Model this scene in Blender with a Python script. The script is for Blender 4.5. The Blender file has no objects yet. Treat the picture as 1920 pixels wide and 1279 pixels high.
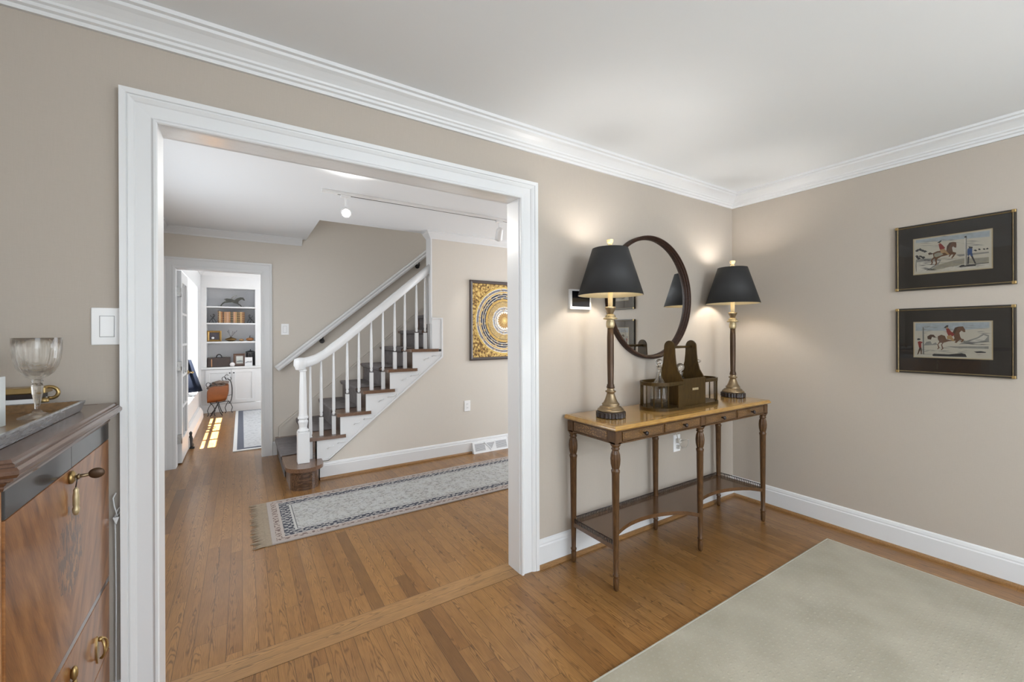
import bpy, bmesh, math, random
from mathutils import Vector, Matrix
random.seed(7)
PI = math.pi
S = bpy.context.scene
COL = S.collection
# ------------------------------------------------------------------ camera
cam_d = bpy.data.cameras.new('camera'); cam = bpy.data.objects.new('camera', cam_d); COL.objects.link(cam)
cam_d.sensor_width = 36; cam_d.lens = 36 * 789.2 / 1920; cam_d.clip_start = 0.02
cam_d.shift_y = (624.9 - 639.5) / 1920
YAW = math.radians(32.737); ROLL = math.radians(-0.24)
_fw = Vector((math.sin(YAW), math.cos(YAW), 0)); _rt = Vector((math.cos(YAW), -math.sin(YAW), 0)); _up = Vector((0, 0, 1))
_r2 = _rt * math.cos(ROLL) + _up * math.sin(ROLL); _u2 = -_rt * math.sin(ROLL) + _up * math.cos(ROLL)
cam.matrix_world = Matrix(((_r2.x, _u2.x, -_fw.x, 0), (_r2.y, _u2.y, -_fw.y, 0), (_r2.z, _u2.z, -_fw.z, 1.3), (0, 0, 0, 1)))
S.camera = cam
# ------------------------------------------------------------------ world, exposure
W = bpy.data.worlds.new('world'); S.world = W; W.use_nodes = True
W.node_tree.nodes['Background'].inputs[0].default_value = (0.80, 0.90, 1.0, 1)
W.node_tree.nodes['Background'].inputs[1].default_value = 2.0
S.view_settings.view_transform = 'Standard'; S.view_settings.look = 'None'
S.view_settings.exposure = 0.12; S.view_settings.gamma = 1; S.view_settings.use_curve_mapping = False
# ------------------------------------------------------------------ sun, window daylight, added fill
def area(name, loc, rot, sx, sy, power, col=(1, 1, 1)):
    d = bpy.data.lights.new(name, 'AREA'); d.shape = 'RECTANGLE'; d.size = sx; d.size_y = sy; d.energy = power; d.color = col
    o = bpy.data.objects.new(name, d); COL.objects.link(o); o.location = loc; o.rotation_euler = rot; return o
sd = bpy.data.lights.new('sun', 'SUN'); sd.energy = 120; sd.angle = math.radians(0.5); sd.color = (1, .985, .96)
sun = bpy.data.objects.new('sun', sd); COL.objects.link(sun)
sun.rotation_euler = Vector((math.cos(math.radians(74)), 0, -math.sin(math.radians(74)))).to_track_quat('-Z', 'Y').to_euler()
sun.location = (-4, 7, 8)
# daylight at window openings; those marked fill are added without a known source
area('daylight_back_window', (1.2, -2.92, 1.45), (math.radians(90), 0, 0), 2.6, 1.5, 48, (.86, .935, 1.0))
area('daylight_side_window', (3.28, -1.55, 1.45), (0, math.radians(90), 0), 1.5, 1.3, 24, (.86, .935, 1.0))
area('left_window_fill', (-0.86, -1.45, 1.45), (0, math.radians(-90), 0), 1.3, 1.3, 34, (.86, .935, 1.0))  # fill light in an added window, brightens the right wall
area('hall_end_fill', (4.42, 3.1, 1.35), (0, math.radians(90), 0), 1.9, 1.5, 60, (.88, .94, 1.0))  # added fill for the hall, set before a solid wall without a door
area('hall_left_window_fill', (-0.68, 3.3, 1.2), (0, math.radians(-90), 0), 1.2, 1.4, 11, (1.0, .98, .96))  # fill light in an added window, evens out the hall
area('stairwell_fill', (3.0, 4.7, 4.6), (0, math.radians(30), 0), 1.0, .8, 30, (.93, .965, 1))  # added fill high in the stairwell, no window there
area('far_room_fill', (2.92, 7.1, 1.4), (0, math.radians(90), 0), 1.6, 2.2, 62, (.95, .975, 1))  # added fill for the far room, set before its solid right wall
area('daylight_far_left_window', (-1.15, 6.95, 1.25), (0, math.radians(-90), 0), 1.4, 1.9, 6, (.96, .98, 1))

# ================================================================== helpers
class MB:
    def __init__(s): s.v = []; s.f = []; s.m = []; s.smooth = []
    def add(s, vs, fs, mi=0, sm=False):
        b = len(s.v); s.v += [tuple(v) for v in vs]
        for f in fs: s.f.append([i + b for i in f]); s.m.append(mi); s.smooth.append(sm)
        return s
    def box(s, x0, x1, y0, y1, z0, z1, mi=0):
        vs = [(x, y, z) for z in (z0, z1) for y in (y0, y1) for x in (x0, x1)]
        return s.add(vs, [(0, 2, 3, 1), (4, 5, 7, 6), (0, 1, 5, 4), (2, 6, 7, 3), (0, 4, 6, 2), (1, 3, 7, 5)], mi)
    def prism(s, pts, a0, a1, axis='y', mi=0, sm=False):
        # pts: 2D polygon; axis y -> (x,z), axis x -> (y,z), axis z -> (x,y)
        def mk(p, a): return {'y': (p[0], a, p[1]), 'x': (a, p[0], p[1]), 'z': (p[0], p[1], a)}[axis]
        n = len(pts); vs = [mk(p, a0) for p in pts] + [mk(p, a1) for p in pts]
        s.add(vs, [list(range(n)), list(range(2 * n - 1, n - 1, -1))], mi)
        return s.add(vs, [(i, (i + 1) % n, (i + 1) % n + n, i + n) for i in range(n)], mi, sm)
    def lathe(s, prof, c=(0, 0, 0), seg=32, mi=0, flute=0, fl_n=0, cap=True, sm=True):
        vs = []; n = len(prof)
        for (r, z) in prof:
            for k in range(seg):
                a = 2 * PI * k / seg; rr = r
                if flute and fl_n: rr = r * (1 - flute * abs(math.sin(a * fl_n / 2)) ** 0.6) if not isinstance(flute, dict) else r
                vs.append((c[0] + rr * math.cos(a), c[1] + rr * math.sin(a), c[2] + z))
        fs = [(i * seg + k, i * seg + (k + 1) % seg, (i + 1) * seg + (k + 1) % seg, (i + 1) * seg + k) for i in range(n - 1) for k in range(seg)]
        s.add(vs, fs, mi, sm)
        if cap:
            if prof[0][0] > 1e-5: s.add(vs[:seg], [list(range(seg - 1, -1, -1))], mi)
            if prof[-1][0] > 1e-5: s.add(vs[-seg:], [list(range(seg))], mi)
        return s
    def tube(s, path, r, seg=8, mi=0, closed=False):
        P = [Vector(p) for p in path]; n = len(P); vs = []; rs = r if isinstance(r, (list, tuple)) else [r] * n
        prev = None
        for i in range(n):
            if closed: t = (P[(i + 1) % n] - P[i - 1])
            else: t = (P[min(i + 1, n - 1)] - P[max(i - 1, 0)])
            t.normalize()
            if prev is None:
                a = Vector((0, 0, 1)) if abs(t.z) < .9 else Vector((1, 0, 0)); u = t.cross(a).normalized()
            else: u = (prev - t * prev.dot(t)).normalized()
            prev = u; w = t.cross(u)
            for k in range(seg):
                a = 2 * PI * k / seg; vs.append(P[i] + (u * math.cos(a) + w * math.sin(a)) * rs[i])
        m = n if closed else n - 1
        s.add(vs, [(i * seg + k, i * seg + (k + 1) % seg, ((i + 1) % n) * seg + (k + 1) % seg, ((i + 1) % n) * seg + k) for i in range(m) for k in range(seg)], mi, True)
        if not closed: s.add(vs, [list(range(seg - 1, -1, -1)), list(range((n - 1) * seg, n * seg))], mi)
        return s
    def sweep(s, prof, path, normals, upv=(0, 0, 1), mi=0, closed=False, sm=False):
        # prof: (out, along up) pairs; path pts; per-point out vectors (already mitred)
        U = Vector(upv); n = len(path); k = len(prof); vs = []
        for p, nn in zip(path, normals):
            for (o, h) in prof: vs.append(Vector(p) + Vector(nn) * o + U * h)
        m = n if closed else n - 1
        s.add(vs, [(i * k + j, i * k + j + 1, ((i + 1) % n) * k + j + 1, ((i + 1) % n) * k + j) for i in range(m) for j in range(k - 1)], mi, sm)
        if not closed:
            s.add(vs, [list(range(k)), list(range((n - 1) * k, n * k))], mi)
        return s
    def sphere(s, c, r, seg=16, rings=10, mi=0, sc=(1, 1, 1)):
        prof = [(math.sin(PI * i / rings), -math.cos(PI * i / rings)) for i in range(rings + 1)]
        vs = []
        for (a, z) in prof:
            for k in range(seg):
                t = 2 * PI * k / seg; vs.append((c[0] + r * sc[0] * a * math.cos(t), c[1] + r * sc[1] * a * math.sin(t), c[2] + r * sc[2] * z))
        return s.add(vs, [(i * seg + k, i * seg + (k + 1) % seg, (i + 1) * seg + (k + 1) % seg, (i + 1) * seg + k) for i in range(rings) for k in range(seg)], mi, True)
    def build(s, name, mats, parent=None, origin=None, bevel=0, bseg=2, sub=0, solid=0):
        if not isinstance(mats, (list, tuple)): mats = [mats]
        if parent is not None: off = parent['_o'] if '_o' in parent else (0, 0, 0)
        elif origin is not None: off = origin
        else:
            xs, ys, zs = zip(*s.v); off = ((min(xs) + max(xs)) / 2, (min(ys) + max(ys)) / 2, min(zs))
        me = bpy.data.meshes.new(name)
        me.from_pydata([(v[0] - off[0], v[1] - off[1], v[2] - off[2]) for v in s.v], [], s.f)
        for m in mats: me.materials.append(m)
        for p, mi, sm in zip(me.polygons, s.m, s.smooth): p.material_index = mi; p.use_smooth = sm
        bm = bmesh.new(); bm.from_mesh(me)
        if any(s.smooth): bmesh.ops.remove_doubles(bm, verts=bm.verts, dist=1e-6)
        bmesh.ops.recalc_face_normals(bm, faces=bm.faces); bm.to_mesh(me); bm.free(); me.update()
        o = bpy.data.objects.new(name, me); COL.objects.link(o)
        if parent is not None: o.parent = parent; o['_o'] = tuple(off)
        else: o.location = off; o['_o'] = tuple(off)
        if solid:
            md = o.modifiers.new('solid', 'SOLIDIFY'); md.thickness = solid; md.offset = -1
        if bevel:
            md = o.modifiers.new('bevel', 'BEVEL'); md.width = bevel; md.segments = bseg; md.limit_method = 'ANGLE'; md.angle_limit = math.radians(40)
        if sub:
            md = o.modifiers.new('sub', 'SUBSURF'); md.levels = sub; md.render_levels = sub
        return o
def thing(name, label, cat, loc=(0, 0, 0), group=None):
    o = bpy.data.objects.new(name, None); o.empty_display_size = .05; COL.objects.link(o); o.location = loc
    o['_o'] = tuple(loc); o['label'] = label; o['category'] = cat
    if group: o['group'] = group
    return o
def tag(o, label, cat, group=None):
    o['label'] = label; o['category'] = cat
    if group: o['group'] = group
    return o
def struct(o, label=None):
    o['kind'] = 'structure'
    if label: o['label'] = label
    return o
def copy_tree(o, parent=None):
    c = o.copy(); COL.objects.link(c)
    if parent is not None: c.parent = parent
    for ch in list(o.children): copy_tree(ch, c)
    return c
def arc(cx, cy, r, a0, a1, n, ry=None):
    ry = r if ry is None else ry
    return [(cx + r * math.cos(math.radians(a0 + (a1 - a0) * i / n)), cy + ry * math.sin(math.radians(a0 + (a1 - a0) * i / n))) for i in range(n + 1)]
# ------------------------------------------------------------------ materials
def srgb(r, g, b):
    f = lambda c: ((c / 255) / 12.92) if c / 255 <= .04045 else (((c / 255) + .055) / 1.055) ** 2.4
    return (f(r), f(g), f(b), 1)
def newmat(name):
    m = bpy.data.materials.new(name); m.use_nodes = True
    return m, m.node_tree, m.node_tree.nodes['Principled BSDF']
def plain(name, col, rough=.5, metal=0, bump=0, bscale=80, var=0, vscale=6, spec=.5, coat=0, stretch=None, emit=None, estr=0, trans=0):
    m, nt, b = newmat(name); N, L = nt.nodes, nt.links
    b.inputs['Base Color'].default_value = col; b.inputs['Roughness'].default_value = rough; b.inputs['Metallic'].default_value = metal
    b.inputs['Specular IOR Level'].default_value = spec; b.inputs['Coat Weight'].default_value = coat; b.inputs['Coat Roughness'].default_value = .08
    if trans: b.inputs['Transmission Weight'].default_value = trans
    tc = N.new('ShaderNodeTexCoord'); src = tc.outputs['Object']
    if stretch:
        mp = N.new('ShaderNodeMapping'); mp.inputs['Scale'].default_value = stretch; L.new(src, mp.inputs[0]); src = mp.outputs[0]
    if var:
        n = N.new('ShaderNodeTexNoise'); n.inputs['Scale'].default_value = vscale; n.inputs['Detail'].default_value = 5; L.new(src, n.inputs['Vector'])
        mx = N.new('ShaderNodeMix'); mx.data_type = 'RGBA'
        mx.inputs[6].default_value = tuple(c * (1 - var) for c in col[:3]) + (1,); mx.inputs[7].default_value = tuple(min(1, c * (1 + var)) for c in col[:3]) + (1,)
        L.new(n.outputs['Fac'], mx.inputs[0]); L.new(mx.outputs[2], b.inputs['Base Color'])
    if bump:
        n2 = N.new('ShaderNodeTexNoise'); n2.inputs['Scale'].default_value = bscale; n2.inputs['Detail'].default_value = 3; L.new(src, n2.inputs['Vector'])
        bp = N.new('ShaderNodeBump'); bp.inputs['Strength'].default_value = bump; bp.inputs['Distance'].default_value = .002
        L.new(n2.outputs['Fac'], bp.inputs['Height']); L.new(bp.outputs[0], b.inputs['Normal'])
    if emit: b.inputs['Emission Color'].default_value = emit; b.inputs['Emission Strength'].default_value = estr
    return m
class NG:  # tiny node-graph helper
    def __init__(s, nt): s.nt = nt; s.N = nt.nodes; s.L = nt.links
    def m(s, op, a, b=None, c=None):
        n = s.N.new('ShaderNodeMath'); n.operation = op
        for i, v in enumerate((a, b, c)):
            if v is None: continue
            if isinstance(v, (int, float)): n.inputs[i].default_value = v
            else: s.L.new(v, n.inputs[i])
        return n.outputs[0]
    def comb(s, x, y, z=0):
        n = s.N.new('ShaderNodeCombineXYZ')
        for i, v in enumerate((x, y, z)):
            if isinstance(v, (int, float)): n.inputs[i].default_value = v
            else: s.L.new(v, n.inputs[i])
        return n.outputs[0]
    def noise(s, vec, scale, detail=2, dim='3D'):
        n = s.N.new('ShaderNodeTexNoise'); n.noise_dimensions = dim; n.inputs['Scale'].default_value = scale; n.inputs['Detail'].default_value = detail
        s.L.new(vec, n.inputs['Vector']); return n.outputs['Fac']
    def white(s, vec):
        n = s.N.new('ShaderNodeTexWhiteNoise'); n.noise_dimensions = '3D'; s.L.new(vec, n.inputs['Vector']); return n.outputs['Value']
    def ramp(s, fac, stops, interp='LINEAR'):
        n = s.N.new('ShaderNodeValToRGB'); n.color_ramp.interpolation = interp
        e = n.color_ramp.elements
        while len(e) < len(stops): e.new(.5)
        for el, (p, c) in zip(e, stops): el.position = p; el.color = c if len(c) == 4 else (*c, 1)
        s.L.new(fac, n.inputs[0]); return n.outputs[0]
    def mix(s, f, a, b, mode='MIX'):
        n = s.N.new('ShaderNodeMix'); n.data_type = 'RGBA'; n.blend_type = mode
        for i, v in ((0, f), (6, a), (7, b)):
            if isinstance(v, (int, float)): n.inputs[i].default_value = v
            elif isinstance(v, tuple): n.inputs[i].default_value = v
            else: s.L.new(v, n.inputs[i])
        return n.outputs[2]
    def xyz(s, out='Object'):
        tc = s.N.new('ShaderNodeTexCoord'); sp = s.N.new('ShaderNodeSeparateXYZ'); s.L.new(tc.outputs[out], sp.inputs[0])
        return tc.outputs[out], sp.outputs[0], sp.outputs[1], sp.outputs[2]
    def bump(s, h, strength, dist, bsdf):
        bp = s.N.new('ShaderNodeBump'); bp.inputs['Strength'].default_value = strength; bp.inputs['Distance'].default_value = dist
        s.L.new(h, bp.inputs['Height']); s.L.new(bp.outputs[0], bsdf.inputs['Normal'])
def oak_floor(name, light, dark, along='y', w=.057, L=.95, rough=.3):
    m, nt, b = newmat(name); g = NG(nt)
    vec, x, y, z = g.xyz()
    if along == 'x': x, y = y, x
    idx = g.m('FLOOR', g.m('DIVIDE', x, w)); r1 = g.white(g.comb(idx, 3.7))
    y2 = g.m('ADD', y, g.m('MULTIPLY', r1, 7)); seg = g.m('FLOOR', g.m('DIVIDE', y2, L)); r2 = g.white(g.comb(idx, seg, 1.3)); r3 = g.white(g.comb(idx, seg, 8.1))
    xl = g.m('SUBTRACT', g.m('SUBTRACT', x, g.m('MULTIPLY', idx, w)), w / 2)
    off = g.m('MULTIPLY', g.m('SUBTRACT', r3, .5), .07)
    xo = g.m('SUBTRACT', xl, off)
    n1 = g.noise(g.comb(g.m('MULTIPLY', x, 22), g.m('MULTIPLY', y2, 4.5), g.m('MULTIPLY', r2, 30)), 1, 3)
    v = g.m('ADD', g.m('ADD', g.m('MULTIPLY', g.m('MULTIPLY', xo, xo), 260), g.m('MULTIPLY', y, g.m('SUBTRACT', r2, .25))), g.m('MULTIPLY', n1, .30))
    ring = g.m('SINE', g.m('MULTIPLY', v, 135))
    rr = g.m('MULTIPLY', g.m('POWER', g.m('MULTIPLY', g.m('ADD', ring, 1), .5), 3.0), g.ramp(g.noise(g.comb(g.m('MULTIPLY', x, 30), g.m('MULTIPLY', y, 9), r2), 1, 2), [(.32, (.15, .15, .15)), (.6, (1, 1, 1))]))
    pores = g.noise(g.comb(g.m('MULTIPLY', x, 420), g.m('MULTIPLY', y, 14), r2), 1, 2)
    pr = g.ramp(pores, [(.42, (0, 0, 0)), (.62, (1, 1, 1))])
    tone = g.ramp(r2, [(0, tuple((a * .7 + c * .3) for a, c in zip(dark, light))), (.35, tuple((a * .35 + c * .65) for a, c in zip(dark, light))), (1, light)])
    if True:
        tone = g.mix(g.m('MULTIPLY', g.m('LESS_THAN', r3, .05), .35), tone, tuple(c * .30 for c in dark[:3]) + (1,))
    c1 = g.mix(g.m('MULTIPLY', rr, .78), tone, tuple(c * .38 for c in dark[:3]) + (1,))
    c2 = g.mix(g.m('MULTIPLY', pr, .26), c1, tuple(c * .5 for c in dark[:3]) + (1,))
    gx = g.m('GREATER_THAN', g.m('ABSOLUTE', xl), w / 2 - .0009)
    fy = g.m('SUBTRACT', y2, g.m('MULTIPLY', seg, L)); gy = g.m('LESS_THAN', fy, .0014)
    gap = g.m('MAXIMUM', gx, gy)
    c3 = g.mix(g.m('MULTIPLY', gap, .8), c2, tuple(c * .22 for c in dark[:3]) + (1,))
    nt.links.new(c3, b.inputs['Base Color'])
    b.inputs['Roughness'].default_value = rough; b.inputs['Coat Weight'].default_value = .2; b.inputs['Coat Roughness'].default_value = .12; b.inputs['Specular IOR Level'].default_value = .4
    h = g.m('SUBTRACT', g.m('SUBTRACT', 1, g.m('MULTIPLY', gap, .9)), g.m('MULTIPLY', rr, .12))
    g.bump(h, .25, .0012, b)
    return m
def wood(name, light, dark, axis='x', scale=1, rough=.35, coat=.3, contrast=.6, ringf=60, spec=.5):
    m, nt, b = newmat(name); g = NG(nt); vec, x, y, z = g.xyz()
    if axis == 'x': u, v, t = x, y, z
    elif axis == 'y': u, v, t = y, x, z
    else: u, v, t = z, x, y
    n = g.noise(g.comb(g.m('MULTIPLY', u, 3 * scale), g.m('MULTIPLY', v, 16 * scale), g.m('MULTIPLY', t, 16 * scale)), 1, 4)
    n2 = g.noise(g.comb(g.m('MULTIPLY', u, 20 * scale), g.m('MULTIPLY', v, 260 * scale), g.m('MULTIPLY', t, 260 * scale)), 1, 2)
    rg = g.m('MULTIPLY', g.m('ADD', g.m('SINE', g.m('MULTIPLY', n, ringf)), 1), .5)
    f = g.m('ADD', g.m('MULTIPLY', rg, .55 * contrast), g.m('MULTIPLY', n2, .5 * contrast))
    nt.links.new(g.ramp(f, [(0.05, light), (.85, dark)]), b.inputs['Base Color'])
    b.inputs['Roughness'].default_value = rough; b.inputs['Coat Weight'].default_value = coat; b.inputs['Coat Roughness'].default_value = .1; b.inputs['Specular IOR Level'].default_value = spec
    return m
M = {}
def wallpaint(name, col):
    m, nt, b = newmat(name); g = NG(nt); vec, x, y, z = g.xyz()
    n = g.noise(g.comb(g.m('MULTIPLY', x, 40), g.m('MULTIPLY', y, 40), g.m('MULTIPLY', z, 300)), 1, 3)
    n2 = g.noise(g.comb(g.m('MULTIPLY', x, 300), g.m('MULTIPLY', y, 300), g.m('MULTIPLY', z, 30)), 1, 3)
    f = g.m('MULTIPLY', g.m('ADD', n, n2), .5)
    nt.links.new(g.mix(f, tuple(c * .95 for c in col[:3]) + (1,), tuple(c * 1.05 for c in col[:3]) + (1,)), b.inputs['Base Color'])
    b.inputs['Roughness'].default_value = .75; b.inputs['Specular IOR Level'].default_value = .25
    g.bump(f, .12, .0015, b); return m
M['taupe'] = wallpaint('taupe_wall_paint', (.44, .39, .335, 1))
M['cream'] = wallpaint('cream_wall_paint', (.62, .575, .515, 1))
M['ceil'] = plain('ceiling_paint', (.80, .82, .84, 1), .8, bump=.03, bscale=60, spec=.2)
M['trim'] = plain('white_trim_paint', (.69, .695, .70, 1), .35, bump=.02, bscale=30, spec=.45)
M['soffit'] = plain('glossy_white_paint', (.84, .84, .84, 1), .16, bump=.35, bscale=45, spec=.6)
M['white'] = plain('white_plastic', (.85, .85, .85, 1), .35)
M['floor'] = oak_floor('oak_strip_floor', (.325, .164, .052, 1), (.195, .086, .023, 1))
M['thresh'] = oak_floor('oak_threshold', (.36, .20, .08, 1), (.28, .148, .056, 1), along='x', w=.0655, L=2.5)
M['shoe'] = wood('oak_shoe_moulding', (.30, .16, .06, 1), (.17, .08, .025, 1), 'x', 2)
M['black'] = plain('black_shade_fabric', (.018, .018, .019, 1), .65, bump=.05, bscale=400)
M['gold_in'] = plain('pale_gold_lining', (.75, .66, .45, 1), .5)
M['bronze'] = plain('antique_bronze', (.27, .20, .12, 1), .36, .8, var=.35, vscale=30)
M['bronze_dk'] = plain('dark_bronze', (.065, .034, .016, 1), .42, .4, var=.45, vscale=25, stretch=(1, 1, .3))
M['goldleaf'] = plain('worn_gold', (.50, .41, .25, 1), .42, .7, var=.3, vscale=50)
M['candle'] = plain('ivory_gold_sleeve', (.70, .56, .33, 1), .45, var=.2, vscale=40)
M['brass'] = plain('brass', (.40, .28, .12, 1), .35, .9, var=.25, vscale=40)
M['iron'] = plain('dark_iron', (.05, .05, .052, 1), .5, .6)
M['steel'] = plain('brushed_steel', (.45, .45, .44, 1), .3, .9, var=.3, vscale=60)
M['ebony'] = plain('black_base', (.02, .012, .01, 1), .3)
M['ttop'] = wood('amber_table_top', (.42, .24, .065, 1), (.28, .145, .035, 1), 'x', 1.2, rough=.17, coat=.7, contrast=.7, ringf=40)
M['twood'] = wood('brown_table_wood', (.11, .052, .018, 1), (.036, .016, .006, 1), 'z', 1.5, rough=.38, coat=.08, spec=.35)
M['tshelf'] = wood('shelf_wood', (.13, .062, .024, 1), (.07, .032, .013, 1), 'x', 1.2, rough=.22, coat=.5)
def inlay(name, base, dk, pat):
    m, nt, b = newmat(name); g = NG(nt); vec, x, y, z = g.xyz()
    s = g.m('ADD', x, y)
    wx = g.m('SINE', g.m('ADD', g.m('MULTIPLY', s, 150), g.m('MULTIPLY', g.m('SINE', g.m('MULTIPLY', z, 170)), 2.2)))
    wz = g.m('SINE', g.m('ADD', g.m('MULTIPLY', z, 190), g.m('MULTIPLY', g.m('SINE', g.m('MULTIPLY', s, 95)), 2.5)))
    f = g.m('GREATER_THAN', g.m('MULTIPLY', wx, wz), .35)
    n = g.noise(vec, 120, 3)
    c = g.mix(n, base, dk); c = g.mix(g.m('MULTIPLY', f, .55), c, pat)
    nt.links.new(c, b.inputs['Base Color']); b.inputs['Roughness'].default_value = .3; b.inputs['Coat Weight'].default_value = .4; return m
M['inlay'] = inlay('marquetry_inlay', (.15, .072, .022, 1), (.08, .036, .012, 1), (.36, .20, .07, 1))
M['drawer'] = inlay('drawer_burr', (.15, .075, .022, 1), (.08, .037, .012, 1), (.23, .115, .036, 1))
M['caddyw'] = wood('caddy_wood', (.060, .034, .008, 1), (.020, .011, .003, 1), 'z', 1.2, rough=.45, coat=0, spec=.2)
M['mframe'] = wood('mirror_frame_wood', (.045, .021, .013, 1), (.012, .006, .004, 1), 'x', 1, rough=.45, coat=0, spec=.2)
M['treadw'] = wood('stair_tread_oak', (.17, .09, .05, 1), (.08, .038, .02, 1), 'y', 1.1, rough=.3, coat=.4)
M['riserw'] = wood('stair_riser_oak', (.15, .08, .042, 1), (.045, .022, .012, 1), 'x', .8, rough=.3, coat=.4, contrast=1, ringf=70)
M['carpet'] = plain('grey_stair_carpet', (.19, .175, .175, 1), .9, bump=.4, bscale=300, var=.35, vscale=18, spec=.1)
M['crystal'], _nt, _b = newmat('crystal'); _b.inputs['Transmission Weight'].default_value = 1; _b.inputs['Roughness'].default_value = .02; _b.inputs['IOR'].default_value = 1.5; _b.inputs['Base Color'].default_value = (.995, .99, .98, 1)
_t = _nt.nodes.new('ShaderNodeBsdfTransparent'); _t.inputs[0].default_value = (.97, .965, .95, 1); _x = _nt.nodes.new('ShaderNodeMixShader'); _x.inputs[0].default_value = .3
_o = [n for n in _nt.nodes if n.type == 'OUTPUT_MATERIAL'][0]; _nt.links.new(_b.outputs[0], _x.inputs[1]); _nt.links.new(_t.outputs[0], _x.inputs[2]); _nt.links.new(_x.outputs[0], _o.inputs[0])
def thinglass(name, refl=.08, tint=(1, 1, 1, 1), rough=0.0):
    m = bpy.data.materials.new(name); m.use_nodes = True; nt = m.node_tree; nt.nodes.clear()
    o = nt.nodes.new('ShaderNodeOutputMaterial'); t = nt.nodes.new('ShaderNodeBsdfTransparent'); t.inputs[0].default_value = tint
    gl = nt.nodes.new('ShaderNodeBsdfGlossy'); gl.inputs['Roughness'].default_value = rough
    lw = nt.nodes.new('ShaderNodeFresnel'); lw.inputs[0].default_value = 1.45
    mx = nt.nodes.new('ShaderNodeMixShader'); nt.links.new(lw.outputs[0], mx.inputs[0]); nt.links.new(t.outputs[0], mx.inputs[1]); nt.links.new(gl.outputs[0], mx.inputs[2]); nt.links.new(mx.outputs[0], o.inputs[0]); return m
M['pane'] = thinglass('pane_glass')
M['mirror'] = plain('mirror_silver', (.93, .93, .93, 1), .0, 1)
M['secret'] = wood('walnut_veneer', (.33, .155, .06, 1), (.17, .065, .02, 1), 'z', 1.1, rough=.14, coat=.8, contrast=.75, ringf=30)
M['mattb'] = plain('black_mat_board', (.022, .017, .012, 1), .7)
M['pframe'] = plain('black_gold_frame', (.025, .02, .015, 1), .35, var=.3)
M['leather'] = plain('tan_leather', (.19, .062, .018, 1), .45, var=.3, vscale=14, bump=.2, bscale=90)
M['navy'] = plain('navy_shade', (.003, .005, .011, 1), .85, spec=.1)
M['case'] = plain('dark_leather_case', (.035, .02, .015, 1), .35, var=.6, vscale=14)
M['bulb'] = plain('lit_bulb', (1, .9, .7, 1), .5, emit=(1, .82, .55, 1), estr=12)
M['shadebulb'] = plain('bright_bulb', (1, .95, .88, 1), .5, emit=(1, .955, .915, 1), estr=198)
M['lampface'] = plain('lit_spot_face', (1, 1, 1, 1), .5, emit=(1, .97, .9, 1), estr=60)
M['flushl'] = plain('lit_diffuser', (1, 1, 1, 1), .5, emit=(1, .98, .95, 1), estr=6)

# ================================================================== geometry constants
YA = 1.888; XB = 3.319; ZC = 2.385      # wall with the opening, right wall, dining-room ceiling
XJ0, XJ1, ZJ = -.24, 1.257, 2.025       # opening
YH = 2.0                                # hall face of that wall
ZH = 2.35                               # hall ceiling
YP = 4.10; YF = 5.20; YF2 = 5.32        # under-stair wall, far wall
XL = -.64; XR = 4.5
YB = 8.58                               # bookcase face
# ================================================================== structure
floor = MB().box(-.9, 4.6, -3.1, 9.0, -.05, 0).build('floor', M['floor'], origin=(0, 0, 0)); struct(floor, 'oak strip floor running through all three rooms')
struct(MB().box(XJ0, XJ1, 1.888, 2.02, 0, .0012).build('trim_1', M['thresh'], origin=(0, 1.888, 0)), 'oak threshold boards in the wide opening')
# ceilings
struct(MB().box(-.9, 3.42, -3.1, YA + .06, ZC, ZC + .1).build('ceiling', M['ceil']), 'white dining room ceiling')
h = MB(); zt = ZH + .26
h.box(XL - .1, .61, YH - .06, YF, ZH, zt); h.box(.61, XR, YH - .06, YP + .12, ZH, zt)
struct(h.build('ceiling.001', M['ceil']), 'white hall ceiling with stairwell opening')
struct(MB().box(-.84, 3.1, YF2 - .02, 9.0, ZH, ZH + .1).build('ceiling.002', M['ceil']), 'far room ceiling')
# wall with the wide opening
w = MB(); w.box(-.93, XJ0 - .012, YA, YH - .015, 0, ZC); w.box(XJ1 + .012, XB + .1, YA, YH - .015, 0, ZC); w.box(XJ0 - .012, XJ1 + .012, YA, YH - .015, ZJ + .012, ZC)
struct(w.build('wall_front', M['taupe']), 'taupe wall with the wide cased opening')
w = MB(); w.box(XB, XB + .1, -.9, YA, 0, ZC); w.box(XB, XB + .1, -2.2, -.9, 0, .8); w.box(XB, XB + .1, -2.2, -.9, 2.1, ZC); w.box(XB, XB + .1, -3.1, -2.2, 0, ZC)
struct(w.build('wall_right', M['taupe']), 'taupe wall with the two framed prints')
w = MB(); w.box(-.93, -.83, -.80, YA, 0, ZC); w.box(-.93, -.83, -3.1, -2.10, 0, ZC); w.box(-.93, -.83, -2.10, -.80, 0, .8); w.box(-.93, -.83, -2.10, -.80, 2.1, ZC)
struct(w.build('wall_left', M['taupe']))
w = MB()
for y in (-2.10, -1.475, -.85): w.box(-.91, -.87, y, y + .05, .8, 2.1)
for z in (.8, 1.42, 2.05): w.box(-.905, -.875, -2.05, -.85, z, z + .05)
struct(w.build('window_added_left', M['trim']))  # added window, bars of the opening cut for the left fill light
w = MB(); w.box(-.93, -.1, -3.1, -3.0, 0, ZC); w.box(2.5, XB + .1, -3.1, -3.0, 0, ZC); w.box(-.1, 2.5, -3.1, -3.0, 0, .7); w.box(-.1, 2.5, -3.1, -3.0, 2.2, ZC)
struct(w.build('wall_back', M['taupe']))
w = MB()  # window behind the camera and window beside it: frame bars
for x in (-.1, .53, 1.17, 1.8, 2.44): w.box(x, x + .05, -3.04, -3.0, .7, 2.2)
for z in (.7, 1.42, 2.15): w.box(-.1, 2.5, -3.04, -3.0, z, z + .05)
struct(w.build('window_1', M['trim']))
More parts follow.
